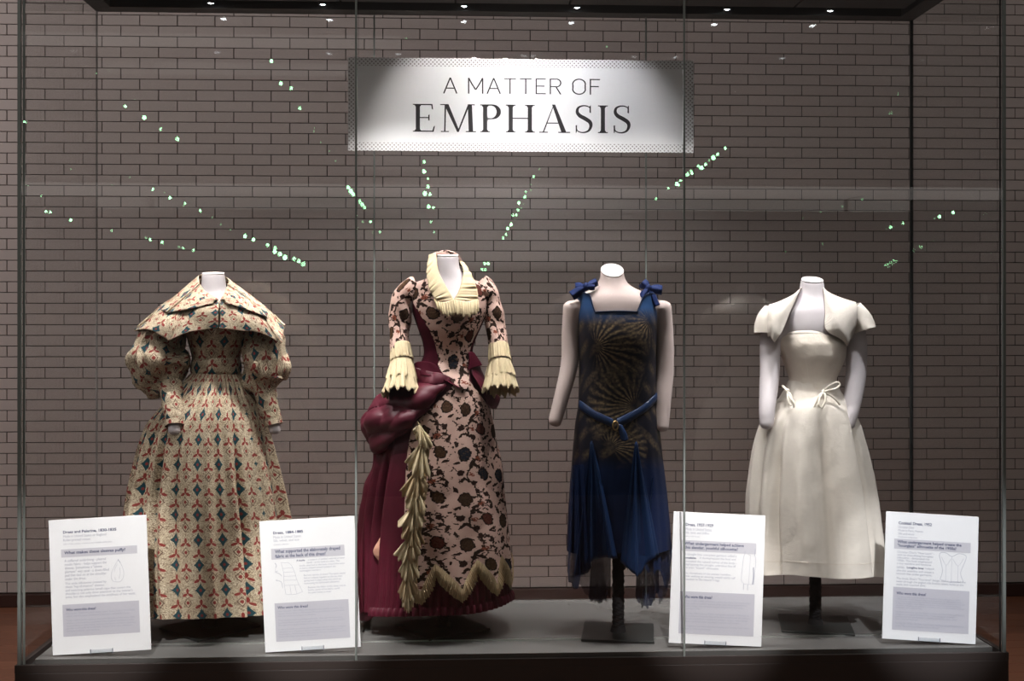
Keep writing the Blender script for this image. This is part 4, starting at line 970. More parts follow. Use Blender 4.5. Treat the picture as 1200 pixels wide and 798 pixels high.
# shoulder bows
def petal(name, c, tip, w, parent, sag=0.0, mat=None, droop=3):
    c, tip = np.array(c, float), np.array(tip, float); ax = tip - c; L2 = np.linalg.norm(ax[:2]); pn = np.array((-ax[1], ax[0], 0)) / (L2 + 1e-6)
    rows = []
    for t_ in np.linspace(0, 1, 10):
        ww = w * (0.35 + 0.65 * math.sin(min(1, t_ * 1.15) * math.pi * .62)); rows.append([tuple(F3(*(c + ax * t_ + pn * ww * k + np.array((0, sag * t_ * t_, -abs(k) * -droop * t_ - droop * (1 - k * k)))))) for k in np.linspace(-1, 1, 9)])
    return grid(name, crumple(np.array(rows), 0.0016, 120, int(c[0] + tip[0])), mat or BLUE, parent, solid=0.0015)
def sbow(c, petals):
    e = petal('shoulder_bow', c, petals[0][0], petals[0][1], d3, mat=SHB)
    for tip, w in petals[1:]: petal('bow_petal', c, tip, w, e, mat=SHB)
    bm = bmesh.new(); bmesh.ops.create_icosphere(bm, subdivisions=2, radius=0.017); me = bpy.data.meshes.new('knot'); bm.to_mesh(me); bm.free(); smooth(me)
    me.transform(Matrix.Translation(F3(*c)) @ Matrix.Scale(.8, 4, (0, 1, 0))); obj('knot', me, SHB, e)
SHB = simple('royal_blue_taffeta', (0.011, 0.022, 0.085), 0.6, var=0.2, scale=30, spec=0.1)
sbow((687, 336, -14), [((670, 347, -12), 6), ((700, 330, -12), 5), ((674, 336, -4), 5), ((697, 336, -18), 4)])
sbow((760, 338, -14), [((752, 331, -12), 6), ((776, 340, -10), 6), ((753, 349, -20), 5), ((769, 359, -18), 5)])
# satin godets set into the skirt
def godet(top, bot, seed, off=2.2):
    (tx, ty), pts = top, bot; R = 34; C = 40; rows = []
    for i in range(R):
        t_ = i / (R - 1); row = []
        for j in range(C):
            k = j / (C - 1); bx = np.interp(k, np.linspace(0, 1, len(pts)), [q[0] for q in pts]); by = np.interp(k, np.linspace(0, 1, len(pts)), [q[1] for q in pts])
            x = tx + (k - .5) * 3 + (bx - tx) * t_; y = ty + (by - ty) * t_ - 2.5 * math.sin(k * math.pi) * (1 - t_)
            o = off + 5.0 * t_ * math.sin(k * 15 + seed) + 3.5 * t_ * math.sin(k * 27 + seed * 2)
            row.append(on3(x, min(y, 651.9), max(o, 0.8)) - np.array((0, 0, max(0, y - 651.9) * F3.k)))
        rows.append(row)
    return grid('godet', np.array(rows), BLUE, d3, solid=0.0012)
godet((691, 518), [(678, 672), (686, 668), (694, 652), (704, 650), (716, 651)], 1.0)
godet((739, 518), [(722, 655), (730, 662), (738, 672), (744, 668), (752, 650), (764, 648)], 2.2)
# chiffon panels falling below the slip in points, front and back
def panel(name, topline, botline, mat, seed, amp=3.0, C=44, R=40, d=None):
    rows = []; tl_, bl_ = np.array(topline, float), np.array(botline, float)
    for i in range(R):
        t_ = i / (R - 1); row = []
        for j in range(C):
            k = j / (C - 1); a = [np.interp(k, np.linspace(0, 1, len(tl_)), tl_[:, m_]) for m_ in range(3)]; b = [np.interp(k, np.linspace(0, 1, len(bl_)), bl_[:, m_]) for m_ in range(3)]
            v = [a[m_] + (b[m_] - a[m_]) * t_ for m_ in range(3)]
            v[2] += amp * (0.3 + t_) * (math.sin(k * 17 + seed) + .6 * math.sin(k * 31 + seed * 3 + t_)); v[0] += 0.8 * t_ * math.sin(k * 23 + seed); v[1] += t_ * 1.8 * math.sin(k * 37 + seed)
            row.append(tuple(F3(*v)))
        rows.append(row)
    return grid(name, np.array(rows), mat, d3)
panel('chiffon_panel', [(671, 545, -14), (674, 545, -24), (684, 545, -36)], [(664, 668, -14), (668, 684, -24), (676, 690, -32), (684, 664, -40), (690, 655, -46)], CHIFB, 1)
panel('chiffon_panel', [(676, 600, 0), (686, 600, -10), (700, 600, -20)], [(669, 688, 0), (675, 690, -6), (680, 686, -10), (690, 702, -14), (700, 706, -16), (712, 704, -14)], CHIF2, 2, 1.6)
panel('chiffon_tail', [(694, 630, 10), (703, 630, 8), (716, 630, 10)], [(690, 700, 8), (698, 706, 6), (706, 705, 6), (715, 698, 10)], CHIF, 3, 3.5)
panel('chiffon_tail', [(748, 630, 2), (758, 630, -2), (770, 630, 0)], [(745, 700, 2), (752, 711, -2), (760, 712, -4), (767, 704, 0), (772, 690, 4)], CHIF, 4, 3.5)
panel('chiffon_panel', [(764, 560, -34), (772, 560, -24), (778, 560, -8)], [(757, 668, -40), (765, 672, -34), (773, 668, -26), (781, 690, -18), (786, 668, -4), (787, 640, 4)], CHIFB, 5)
panel('chiffon_panel', [(770, 610, -10), (777, 610, 0), (782, 610, 8)], [(768, 690, -10), (774, 708, -4), (778, 700, 2), (783, 690, 6), (786, 676, 10)], CHIF2, 6, 2.0)
panel('chiffon_tail', [(724, 620, 30), (735, 620, 32), (748, 620, 30)], [(728, 664, 30), (735, 668, 32), (741, 664, 32), (748, 668, 30)], CHIF, 7, 2.0)

# ------------------------------------------------------------------ cream cocktail dress with bolero
def cream_mat(name, c):
    m = Mt(name, 0.55, spec=0.15, sheen=0.05)
    vec, u, v, _ = m.coord('UV')
    k = 2 * math.pi / 0.0052
    w = (u * k).sin() * (v * k).sin(); n = m.noise(60.0, 3.0, vec); n2 = m.noise(420.0, 2.0, vec)
    m.base(m.mix(n, tuple(x * .94 for x in c), tuple(min(1, x * 1.05) for x in c)))
    m.bump(w * 0.6 + n2 * 1.1 + n * 2.0, 0.6, 0.0022); return m.mat
CREAM = cream_mat('cream_textured_silk', (0.80, 0.735, 0.655)); CREAM2 = cream_mat('ivory_bodice_silk', (0.76, 0.68, 0.59))
CORD = simple('cream_cord', (0.84, 0.77, 0.66), 0.5); SEAM = simple('dark_edge_stitching', (0.16, 0.12, 0.10), 0.8)
d4 = empty('cocktail_dress', F4(953, 676, 0), 'cream textured cocktail dress with strapless bodice and full flared skirt', 'dress')
sk4 = Prof(F4, [(446, 925, 979, 25, 24), (456, 920, 983, 28, 27), (466, 914, 989, 34, 32), (480, 901, 998, 42, 40), (500, 890, 1007, 46, 46), (540, 881, 1017, 50, 54), (600, 876, 1027, 54, 60), (674, 877, 1035, 57, 66)])
ys = np.linspace(446, 671.5, 100); ph = PHI(321); t = ((ys - 446) / 228)[:, None]
def bumpf(c, w, a, t0=0.15, sl=0.0): return a * np.exp(-((ph[None, :] - c - sl * t) / w) ** 2) * np.clip((t - t0) * 3.0, 0, 1)
mul = (1 + fold_noise(ph, 8, ((7, .5), (11, .5), (17, .2)))[None, :] * 0.050 * np.clip(t * 2 - .2, 0, 1) + bumpf(0.02, .13, -.21, .05) + bumpf(-.42, .14, .05) + bumpf(.40, .16, .055)
       + bumpf(-.80, .08, -.15, .1, -.05) + bumpf(.78, .10, -.17, .1, .05) + bumpf(-.20, .05, -.03, .3) + bumpf(.2, .05, -.04, .45) + bumpf(-1.15, .08, -.05) + bumpf(1.15, .1, .04))
hem = (1.6 * np.sin(ph * 5 + 1) + 2.2 * np.sin(ph) + 1.0)[None, :] * t ** 4
p = crumple(sk4.patch(ph, ys, mul=mul, dy=hem), 0.0009, 60, 5, stretch=(1, 1, .5))
skirt4 = grid('skirt', p, CREAM, d4)
hb = sk4.patch(ph, np.array([655.0, 655.6, 656.2]), mul=mul[-8:-7], off=np.array([.1, .45, .1])[:, None], dy=hem[-8:-7])
grid('hem_seam', hb, CREAM2, skirt4)
bd4 = Prof(F4, [(387.5, 913, 974, 28, 26), (396, 911.5, 984, 33, 27), (404, 912, 990, 36, 27), (416, 916, 989, 36, 26), (430, 921, 985, 31, 25), (446, 925.5, 979, 26, 24.5), (458, 922, 982, 28, 27)])
ys = np.linspace(387.5, 457, 50); ph2 = PHI(201)
topd = 3.0 * (1 - np.cos(ph2))[None, :] * np.clip(1 - (ys - 387.5) / 20, 0, 1)[:, None]
b = bd4.patch(ph2, ys, mul=1 + 0.03 * (np.exp(-((ph2 + .55) / .3) ** 2) + np.exp(-((ph2 - .6) / .3) ** 2))[None, :] * np.exp(-((ys - 406) / 12) ** 2)[:, None], dy=topd)
b = crumple(b, 0.0012, 60, 15)
bod = grid('bodice', b, CREAM2, d4)
for c0, c1 in ((-.62, -.42), (.75, .45)):
    yy = np.linspace(392, 456, 30); cc = np.linspace(c0, c1, 30)
    pp = np.stack([bd4.at(cc + o, yy, off=0.55) for o in (-.012, 0, .012)], 1); grid('dart_seam', pp, CREAM, bod)
te = bd4.patch(ph2, np.linspace(387, 391, 4), off=np.array([.2, .9, .9, .3])[:, None], dy=topd[:4]); grid('top_edge', te, CREAM, bod)
# bows at the waist
def cord(name, pts, r, parent, mat=CORD): return tube(name, [F4(*q) for q in pts], [r] * len(pts), mat, parent, m=len(pts) * 7, n=10, flat=0.45)
def bow(c, loops):
    e = cord('bow', loops[0], 0.0046, d4)
    for l in loops[1:]: cord('bow_loop', l, 0.0044, e)
    x, y, d = c; bm = bmesh.new(); bmesh.ops.create_icosphere(bm, subdivisions=2, radius=0.0095); me = bpy.data.meshes.new('knot'); bm.to_mesh(me); bm.free(); smooth(me)
    me.transform(Matrix.Translation(F4(x, y, d))); obj('knot', me, CORD, e)
bow((965, 459, -34), [[(965, 459, -35), (960, 464, -38), (957, 470, -39), (954, 477, -39)], [(965, 459, -36), (972, 452, -38), (981, 448, -37), (984, 451, -37), (980, 455, -38), (972, 457, -38), (965, 459, -37)],
                      [(965, 460, -36), (961, 466, -40), (960.5, 474, -42), (963, 477, -42), (967, 470, -41), (967, 463, -39), (965, 460, -37)], [(966, 460, -36), (973, 463, -38), (980, 469, -38), (984, 474, -37)]])
bow((923, 458, -33), [[(923, 458, -33), (920, 455, -30), (917, 452, -26)], [(923, 459, -34), (923, 466, -38), (925, 473, -40), (928, 474, -40), (928, 468, -39), (926, 462, -37), (923, 459, -35)], [(923, 459, -34), (926, 466, -39), (930, 472, -41), (930, 477, -41)]])
# bolero jacket
bol = empty('bolero_jacket', F4(953, 390, 0), 'cream short-sleeved bolero open over the bare neck of the cream dress mannequin', 'jacket')
def side(s, inner, mid, outer, low):
    p = surf(net(F4, [inner, mid, outer, low]), 40, 60); p = crumple(p, 0.0022, 40, 31 if s < 0 else 32); return p
# rows run from the front edge over the shoulder; columns from neck/front to the back
L_ = [[(908, 401, -29), (912, 395, -32), (917, 387, -31.5), (925, 368, -25), (932, 352, -19), (937, 341, -15), (939, 337, -4), (941, 337, 8), (948, 342, 18), (952, 370, 30), (952, 395, 30)],
      [(905, 398, -31), (907, 388, -33), (911, 378, -32), (916, 366, -29), (922, 355, -22), (927, 348, -13), (930, 346, -2), (932, 347, 9), (936, 352, 21), (936, 375, 31), (936, 398, 30)],
      [(903, 394, -26), (902, 384, -30), (904, 373, -29), (907, 363, -25), (910, 357.5, -18), (912, 354.5, -10), (913, 353.5, -1), (914, 355, 10), (917, 362, 20), (916, 380, 26), (915, 398, 26)],
      [(900, 395, -14), (899, 386, -18), (899.5, 376, -19), (900, 367, -17), (900.5, 361, -12), (901, 358, -6), (901.5, 357, 0), (902, 359, 7), (903, 366, 13), (903, 380, 16), (903, 396, 15)]]
R_ = [[(993, 406, -29), (985, 397, -34), (968, 387, -33), (967, 368, -26), (966, 352, -20), (964.5, 341, -14), (963.5, 336, -4), (962, 336, 8), (957, 342, 18), (952, 370, 30), (952, 395, 30)],
      [(994, 403, -32), (990, 391, -36), (982, 378, -36), (978, 365, -31), (974, 354, -23), (972, 346, -13), (971, 343, -2), (970, 344, 9), (968, 352, 21), (968, 375, 31), (968, 398, 30)],
      [(996, 398, -27), (995, 386, -31), (993, 373, -30), (991, 362, -25), (990, 355, -18), (989, 351.5, -10), (988, 350.5, -1), (987, 353, 10), (985, 362, 20), (986, 380, 26), (987, 398, 26)],
      [(998, 397, -14), (1001, 387, -18), (1003, 376, -19), (1003.5, 366, -17), (1003.5, 359, -12), (1003, 355.5, -6), (1002.5, 354.5, 0), (1002, 357, 7), (1001, 366, 13), (1000, 380, 16), (999, 397, 15)]]
for s, G in ((-1, L_), (1, R_)):
    p = side(s, *G); pan = grid('front_panel', p, CREAM, bol, solid=0.004)
    ed = p[0, :34]; tube('edge_stitching', [Vector(q) for q in ed[::3]], [0.0017] * len(ed[::3]), SEAM, pan, m=60, n=6, cap=False)
def cap_sleeve(path, rad, seed):
    def rf(phi, t_): return 1 + 0.05 * np.sin(phi * 4 + t_ * 5 + seed) * t_
    p = tube_pts([F4(*q) for q in path], [r * F4.k for r in rad], 30, 65, rfun=rf, cap=False); p = crumple(p, 0.0022, 48, seed)
    grid('cap_sleeve', p, CREAM, bol, solid=0.004)
cap_sleeve([(907, 365, 0), (902, 374, -1), (898.5, 384, -2), (897.5, 392, -3)], (12.5, 13.8, 13.6, 13.4), 41)
cap_sleeve([(997, 362, 0), (1004, 372, -1), (1009, 381, -2), (1011.5, 388, -3)], (12.5, 14.2, 14.6, 15.0), 42)

# ------------------------------------------------------------------ burgundy bustle dress with floral velvet front
def brocade_mat():
    m = Mt('floral_cut_velvet_on_pink_satin', 0.45, spec=0.15)
    vec0, u0, v0, _ = m.coord('UV')
    nz = m.noise(26.0, 2.0, vec0); nz2 = m.noise(125.0, 2.0, vec0); nz3 = m.noise(118.0, 2.0, vec0, color=False)
    u = u0 + (nz - 0.5) * 0.022 + (nz2 - 0.5) * 0.017; v = v0 + (nz3 - 0.5) * 0.018 + (nz - 0.5) * 0.012
    TW, THt = 0.150, 0.190
    col_i = (u / TW).floor(); vv = v / THt + col_i * 0.5; row_i = vv.floor()
    x = ((u / TW).fr() - 0.5) * TW; y = (vv.fr() - 0.5) * THt
    wn = m.t.nodes.new('ShaderNodeTexWhiteNoise'); wn.noise_dimensions = '2D'
    cb = m.t.nodes.new('ShaderNodeCombineXYZ'); m.t.links.new(col_i.k, cb.inputs[0]); m.t.links.new(row_i.k, cb.inputs[1]); m.t.links.new(cb.outputs[0], wn.inputs['Vector'])
    rnd_ = V(m.t, wn.outputs['Value'])
    def E(cx, cy, rx, ry, rot=0.0): return ell(x, y, cx, cy, rx, ry, rot).lt(1.0)
    big = E(-.030, .038, .024, .030); bigo = E(-.030, .038, .019, .025)
    sec = E(.040, -.046, .023, .028, .4); seco = E(.040, -.046, .018, .023, .4)
    buds = E(-.045, -.040, .011, .013).max(E(.045, .060, .010, .012)).max(E(.012, .075, .009, .010)).max(E(.0, -.083, .010, .011))
    leaves = None
    for cx, cy, a, s_ in ((.004, .010, .6, 1), (.018, .020, 2.2, 1), (-.010, -.012, 1.2, 1), (.010, -.012, -.5, 1.1), (-.058, .0, .3, .9), (.062, .010, 1.3, 1), (-.022, -.070, 2.5, 1), (-.040, -.072, .9, .9), (.020, .052, -.7, .9), (.058, -.085, .5, .9), (-.060, .080, 2.0, .9), (.050, .030, -.4, .9)):
        e_ = E(cx, cy, .0165 * s_, .0062 * s_, a); leaves = e_ if leaves is None else leaves.max(e_)
    vine1 = (x - (y * 33.0).sin() * 0.020).abs().lt(0.0030); vine2 = (y - (x * 42.0).sin() * 0.024 + 0.012).abs().lt(0.0026); vine3 = (ell(x, y, .03, .045, .024, .026) - 1.0).abs().lt(.20) * x.gt(.015)
    spk = m.noise(62.0, 3.0, vec0).gt(.60) * m.noise(17.0, 1.0, vec0).gt(.46)
    dark = spk.max(leaves).max(vine1).max(vine2 * (nz.gt(.42))).max(vine3)
    pal = m.mix(rnd_.gt(.38), (0.010, 0.014, 0.024), (0.040, 0.019, 0.010)); pal = m.mix(rnd_.gt(.72), pal, (0.075, 0.018, 0.014))
    pal2 = m.mix(rnd_.gt(.55), (0.050, 0.024, 0.011), (0.085, 0.020, 0.015)); pal2 = m.mix(rnd_.lt(.2), pal2, (0.011, 0.016, 0.028))
    mot = m.noise(150.0, 2.0, vec0).gt(.56) * 0.55; pal = m.mix(mot, pal, (0.10, 0.055, 0.030)); pal2 = m.mix(mot, pal2, (0.12, 0.060, 0.032))
    sat = m.mix(nz, (0.52, 0.335, 0.28), (0.65, 0.455, 0.39))
    c = m.mix(dark, sat, (0.024, 0.012, 0.008)); c = m.mix(buds, c, (0.026, 0.011, 0.008)); c = m.mix(big.max(sec), c, (0.014, 0.007, 0.005)); c = m.mix(bigo, c, pal); c = m.mix(seco, c, pal2)
    rust = E(.022, .022, .014, .010, .5).max(E(-.004, -.045, .012, .008, -.4)); c = m.mix(rust * nz2.gt(.45), c, (0.20, 0.055, 0.03))
    m.base(c); allm = dark.max(buds).max(big).max(sec)
    m.rough(allm * 0.45 + 0.38); m.bump(allm + nz * 0.4, 0.5, 0.0018); return m.mat
BROC = brocade_mat()
def burg_mat():
    m = Mt('burgundy_silk', 0.48, spec=0.32); n = m.noise(14.0, 3.0, kind='UV'); n2 = m.noise(500.0, 2.0, kind='UV')
    m.base(m.mix(n, (0.055, 0.004, 0.012), (0.098, 0.007, 0.021))); m.bump(n * 1.0 + n2 * .2, 0.2, 0.003); return m.mat
BURG = burg_mat()
VELV = simple('burgundy_velvet', (0.060, 0.005, 0.014), 0.75, var=0.2, scale=20, spec=0.08)
def lace_mat(name, c):
    m = Mt(name, 0.8, spec=0.08); vec, u, v, _ = m.coord('UV'); n = m.noise(240.0, 2.0, vec); n2 = m.noise(60.0, 2.0, vec)
    m.base(m.mix(n2, tuple(x * .78 for x in c), c)); m.bump(n, 0.6, 0.0015)
    return m.mat
LACE = lace_mat('ecru_lace', (0.64, 0.53, 0.345)); LACE2 = lace_mat('deep_ecru_lace', (0.50, 0.38, 0.23))
PINKS = simple('salmon_satin_lining', (0.52, 0.27, 0.19), 0.42, var=0.15, scale=12)
d2 = empty('bustle_dress', F2(520, 720, 0), 'burgundy silk bustle dress with pink floral velvet front and ecru lace', 'dress')
# bodice
B2 = Prof(F2, [(318, 500, 550, 17, 19), (326, 490, 560, 20, 21), (336, 482, 570, 24, 23), (350, 481, 573, 29, 26), (366, 484, 570, 34, 27), (384, 490, 563, 33, 25), (400, 495, 556, 27, 23), (412, 497, 553.5, 24, 22), (426, 493, 555, 26, 25), (440, 486, 561, 30, 29), (456, 482, 566, 33, 32)])
yl = [330, 350, 366, 384, 400, 412, 425, 440, 456]
fL = lambda y: np.interp(y, yl, [-1.55, -1.25, -.95, -.72, -.55, -.48, -.34, -.02, .34])
fR = lambda y: np.interp(y, yl, [1.55, 1.45, 1.35, 1.22, 1.12, 1.05, .86, .62, .42])
ys = np.linspace(332, 455, 70); k = np.linspace(0, 1, 80)
phs = fL(ys)[:, None] + (fR(ys) - fL(ys))[:, None] * k[None, :]
yy = np.broadcast_to(ys[:, None], phs.shape).copy()
# V neckline: pull the top rows down in front
xv = 526 + 44 * np.sin(phs[0]); vn = np.interp(xv, (480, 500, 507, 532, 544, 552, 572), (334, 324, 330, 352, 336, 324, 332))
yy = vn[None, :] + (ys[:, None] - ys[0]) / (ys[-1] - ys[0]) * (455 - vn[None, :])
p = crumple(B2.patch(phs, yy, off=0.9 + 11 * np.clip((yy - 424) / 26, 0, 1)), 0.0012, 70, 4)
u_ = (phs * 0.115); uvb = np.stack([u_ + .02, -(yy - 340) * F2.k + .05], -1)
fb = grid('bodice_front', p, BROC, d2, uvb)
lowl = [[tuple(q) for q in B2.patch(np.linspace(-1.75, -.1, 20), np.array([434 + 0.0]), off=1.4)[0]]]
for s, rng in ((-1, (lambda y: np.full_like(y, -math.pi), fL)), (1, (fR, lambda y: np.full_like(y, math.pi)))):
    ys2 = np.linspace(338, 437, 60); a, b = rng[0](ys2), rng[1](ys2); ph = a[:, None] + (b - a)[:, None] * np.linspace(0, 1, 60)[None, :]
    fl_ = np.abs(ph); dyv = np.where(fl_ > .6, 0, 0)
    grid('bodice_side', crumple(B2.patch(ph, ys2, off=0.4), 0.0012, 60, 8), VELV, d2)
piping = np.stack([B2.at(fL(ys), ys, off=1.5), B2.at(fL(ys) + .015, ys, off=1.7), B2.at(fL(ys) + .03, ys, off=1.4)], 1); grid('bodice_seam', piping, VELV, fb)
for i in range(9):
    y_ = 378 + i * 8.6; q = B2.at(0.30 + i * .012, y_, off=1.6); bm = bmesh.new(); bmesh.ops.create_icosphere(bm, subdivisions=2, radius=0.0055); me = bpy.data.meshes.new('button'); bm.to_mesh(me); bm.free(); smooth(me)
    me.transform(Matrix.Translation(Vector(q)) @ Matrix.Scale(.6, 4, (0, 1, 0))); obj('button', me, simple('pearl_brown_button', (0.20, 0.12, 0.09), 0.35) if i == 0 else bpy.data.materials['pearl_brown_button'], fb)
# burgundy basque points beside the front
for s, G in ((-1, [[(482, 428, -6), (490, 424, -20), (502, 424, -27), (510, 427, -30)], [(481, 435, -8), (492, 433, -25), (508, 436, -33), (524, 443, -41)], [(483, 441, -10), (496, 440, -32), (516, 444, -43), (541, 456, -46)]]),
             (1, [[(549, 413, -24), (553, 412, -16), (556, 414, -8)], [(550, 424, -26), (557, 422, -16), (562, 423, -6)], [(548, 434, -29), (556, 430, -20), (565, 428, -8)]])):
    grid('basque_point', surf(net(F2, G), 20, 30), VELV, d2, solid=0.003)
# sleeves
def sl2(path, rad, seed):
    def rf(phi, t_): return 1 + 0.05 * np.sin(phi * 3 + t_ * 9 + seed) + .035 * np.sin(t_ * 26 + phi * 2) * (t_ < .75)
    p = crumple(tube_pts([F2(*q) for q in path], [r * F2.k for r in rad], 50, 61, rfun=rf, cap=False), 0.0032, 52, seed)
    grid('sleeve', p, BROC, d2)
sl2([(491, 336, 0), (479, 343, 0), (471, 360, -1), (468, 384, -3), (468, 408, -11), (470, 420, -15)], (14, 15.5, 13.5, 12.5, 11.5, 11), 51)
sl2([(559, 333, 0), (569, 343, 0), (576, 360, -1), (580.5, 384, -4), (584, 408, -11), (586, 420, -14)], (14, 14.5, 13, 12, 11.5, 11.5), 52)
def ruffle(name, c0, c1, r0, r1, waves, amp, mat, parent, seed, jag=2.5, R=16, C=193):
    """flared frill round an axis from c0 to c1 (photo-frame points)"""
    a, b = np.array(F2(*c0)), np.array(F2(*c1)); ax = (b - a); L_ = np.linalg.norm(ax); ax /= L_
    n1 = np.cross(ax, (0, 1, 0)); n1 /= np.linalg.norm(n1); n2 = np.cross(ax, n1); ph = PHI(C); rng = random.Random(seed)
    o1, o2 = rng.uniform(0, 6), rng.uniform(0, 6); rows = []
    for i in range(R):
        t_ = i / (R - 1); r = (r0 + (r1 - r0) * t_ ** .8) * F2.k
        w = 1 + amp * t_ ** .7 * (np.sin(ph * waves + o1) * .6 + .4 * np.sin(ph * (waves * 1.7) + o2) + .3 * np.abs(np.sin(ph * waves * 1.3)))
        drop = jag * F2.k * t_ ** 3 * (np.abs(np.sin(ph * waves * .5 + o2)) + .5 * np.sin(ph * waves * 1.9))
        rows.append(a + ax * (L_ * t_ + drop)[:, None] + (r * w)[:, None] * (np.cos(ph)[:, None] * n1 + np.sin(ph)[:, None] * n2))
    return grid(name, np.array(rows), mat, parent, solid=0.0012)
def cuff2(top, mid, low, end, seed, k=1.0):
    c = ruffle('lace_cuff', top, mid, 11.5, 12.8 * k, 16, .10, LACE, d2, seed, 1.0)
    ruffle('gathered_band', mid, (mid[0] * .85 + low[0] * .15, mid[1] * .85 + low[1] * .15, mid[2]), 12.8 * k, 12.6 * k, 22, .09, LACE, c, seed + 1, .3)
    ruffle('upper_frill', mid, low, 11.5, 16.5 * k, 11, .13, LACE, c, seed + 2, 3.0)
    ruffle('lower_frill', (mid[0] * .7 + low[0] * .3, mid[1] * .7 + low[1] * .3, mid[2] * .7 + low[2] * .3), end, 11, 19.5 * k, 10, .15, LACE, c, seed + 3, 4.0)
cuff2((469, 404, -10), (471, 422, -18), (471, 444, -28), (470, 460, -36), 100)
cuff2((584, 404, -10), (585.5, 422, -18), (586.5, 440, -24), (586, 456, -30), 200, .98)
# lace jabot round the neck
def strip(name, inner, outer, mat, parent, waves, amp, R=12, C=120, seed=1, mid=1.5):
    a = cr1(np.array([tuple(F2(*q)) for q in inner]), C); b = cr1(np.array([tuple(F2(*q)) for q in outer]), C); s_ = np.linspace(0, 1, C); r = random.Random(seed); o = [r.uniform(0, 6) for _ in range(3)]
    rows = []
    for i in range(R):
        t_ = i / (R - 1); q = a + (b - a) * t_; wv = amp * F2.k * (t_ + .15) * (np.sin(s_ * waves * 6.28 + o[0]) + .5 * np.sin(s_ * waves * 11.3 + o[1]))
        q = q + np.stack([0.3 * wv * np.cos(s_ * waves * 6.28), -np.abs(wv) - mid * F2.k * math.sin(t_ * math.pi), 0.5 * wv * t_], 1); rows.append(q)
    return grid(name, np.array(rows), mat, parent, solid=0.0012)
lc = strip('lace_collar', [(511, 296, 4), (512, 304, -8), (514, 318, -19), (522, 334, -28), (532, 351, -33)], [(503, 298, 4), (500, 316, -14), (502, 334, -27), (507, 346, -33), (514, 353, -35)], LACE, d2, 4, 1.3, seed=5)
strip('lace_lapel', [(538, 306, 2), (543, 316, -10), (541, 330, -22), (537, 342, -29), (532, 351, -33)], [(541, 305, 4), (550, 316, -8), (556, 330, -22), (560, 342, -28), (560, 353, -31)], LACE, lc, 4, 1.3, seed=6)
strip('lace_frill', [(508, 350, -35), (520, 354, -36), (532, 351, -37), (546, 353, -36), (561, 351, -32)], [(510, 358, -37), (522, 370, -40), (534, 368, -41), (547, 371, -40), (561, 366, -35)], LACE, lc, 8, 1.8, seed=7, C=170)
strip('back_collar', [(505, 298, 8), (512, 295, 14), (525, 293, 17), (537, 298, 13), (541, 305, 6)], [(504, 312, 8), (508, 312, 16), (525, 311, 20), (541, 312, 15), (546, 318, 6)], BROC, lc, 2, .3, seed=8)
# underskirt with knife pleats at the hem and a train to the back left
U2 = Prof(F2, [(432, 488, 562, 30, 34), (450, 480, 568, 36, 44), (480, 466, 575, 44, 60), (520, 448, 580, 50, 72), (570, 436, 586, 56, 80), (630, 428, 592, 62, 86), (690, 424, 597, 66, 90), (722, 420, 599, 68, 94)])
ph = PHI(421); ys = np.linspace(432, 711, 90); t = ((ys - 432) / 279)[:, None]
pl_ = (np.abs(np.sin(ph * 30))[None, :] - .5) * 0.045 * np.clip((ys - 640) / 50, 0, 1)[:, None]
big = fold_noise(ph, 17, ((11, .6), (19, .5)))[None, :] * 0.05 * np.clip(t * 2, 0, 1) * np.clip((-ph - .65) * 2, 0, 1)[None, :]
slit = -0.20 * np.exp(-((ph + 0.97) / .07) ** 2)[None, :] * np.clip((t - .28) * 4, 0, 1) - .10 * np.exp(-((ph + 1.25) / .06) ** 2)[None, :] * np.clip((t - .35) * 4, 0, 1)
hem = (5 * np.clip(-np.sin(ph), 0, 1) - 14 * np.clip(np.sin(ph), 0, 1) ** 3 + 1.2 * np.sin(ph * 60))[None, :] * t ** 8
und = grid('underskirt', U2.patch(ph, ys, mul=1 + pl_ + big + slit, dy=hem), BURG, d2)
ph3 = np.linspace(-.95, 1.5, 240)
ptop = U2.patch(ph3, np.array([705., 708., 712., 715.]), mul=1 + (np.abs(np.sin(ph3 * 34)) - .5)[None, :] * .06, off=np.array([1., 2.5, 3., 2.6])[:, None], dy=(-14 * np.clip(np.sin(ph3), 0, 1) ** 3 + 4 * np.clip(-np.sin(ph3), 0, 1))[None, :])
grid('hem_frill', ptop, BURG, und)
# train folds at the left back
tr = [[(450, 505, -4), (442, 512, 4), (436, 520, 12), (446, 520, 30)], [(452, 545, -22), (444, 550, -8), (436, 548, 6), (444, 550, 34)], [(452, 590, -28), (438, 590, -12), (423, 575, 4), (436, 590, 40)],
      [(450, 640, -30), (436, 640, -14), (420, 625, 6), (434, 640, 46)], [(444, 690, -30), (432, 690, -14), (420, 685, 8), (434, 690, 50)], [(438, 722, -28), (430, 728, -14), (420, 727, 10), (434, 724, 54)]]
p = surf(net(F2, tr), 70, 50); p = crumple(p, 0.009, 26, 91, terms=6, stretch=(1, 1, .25)); grid('train', p, BURG, und, solid=0.002)
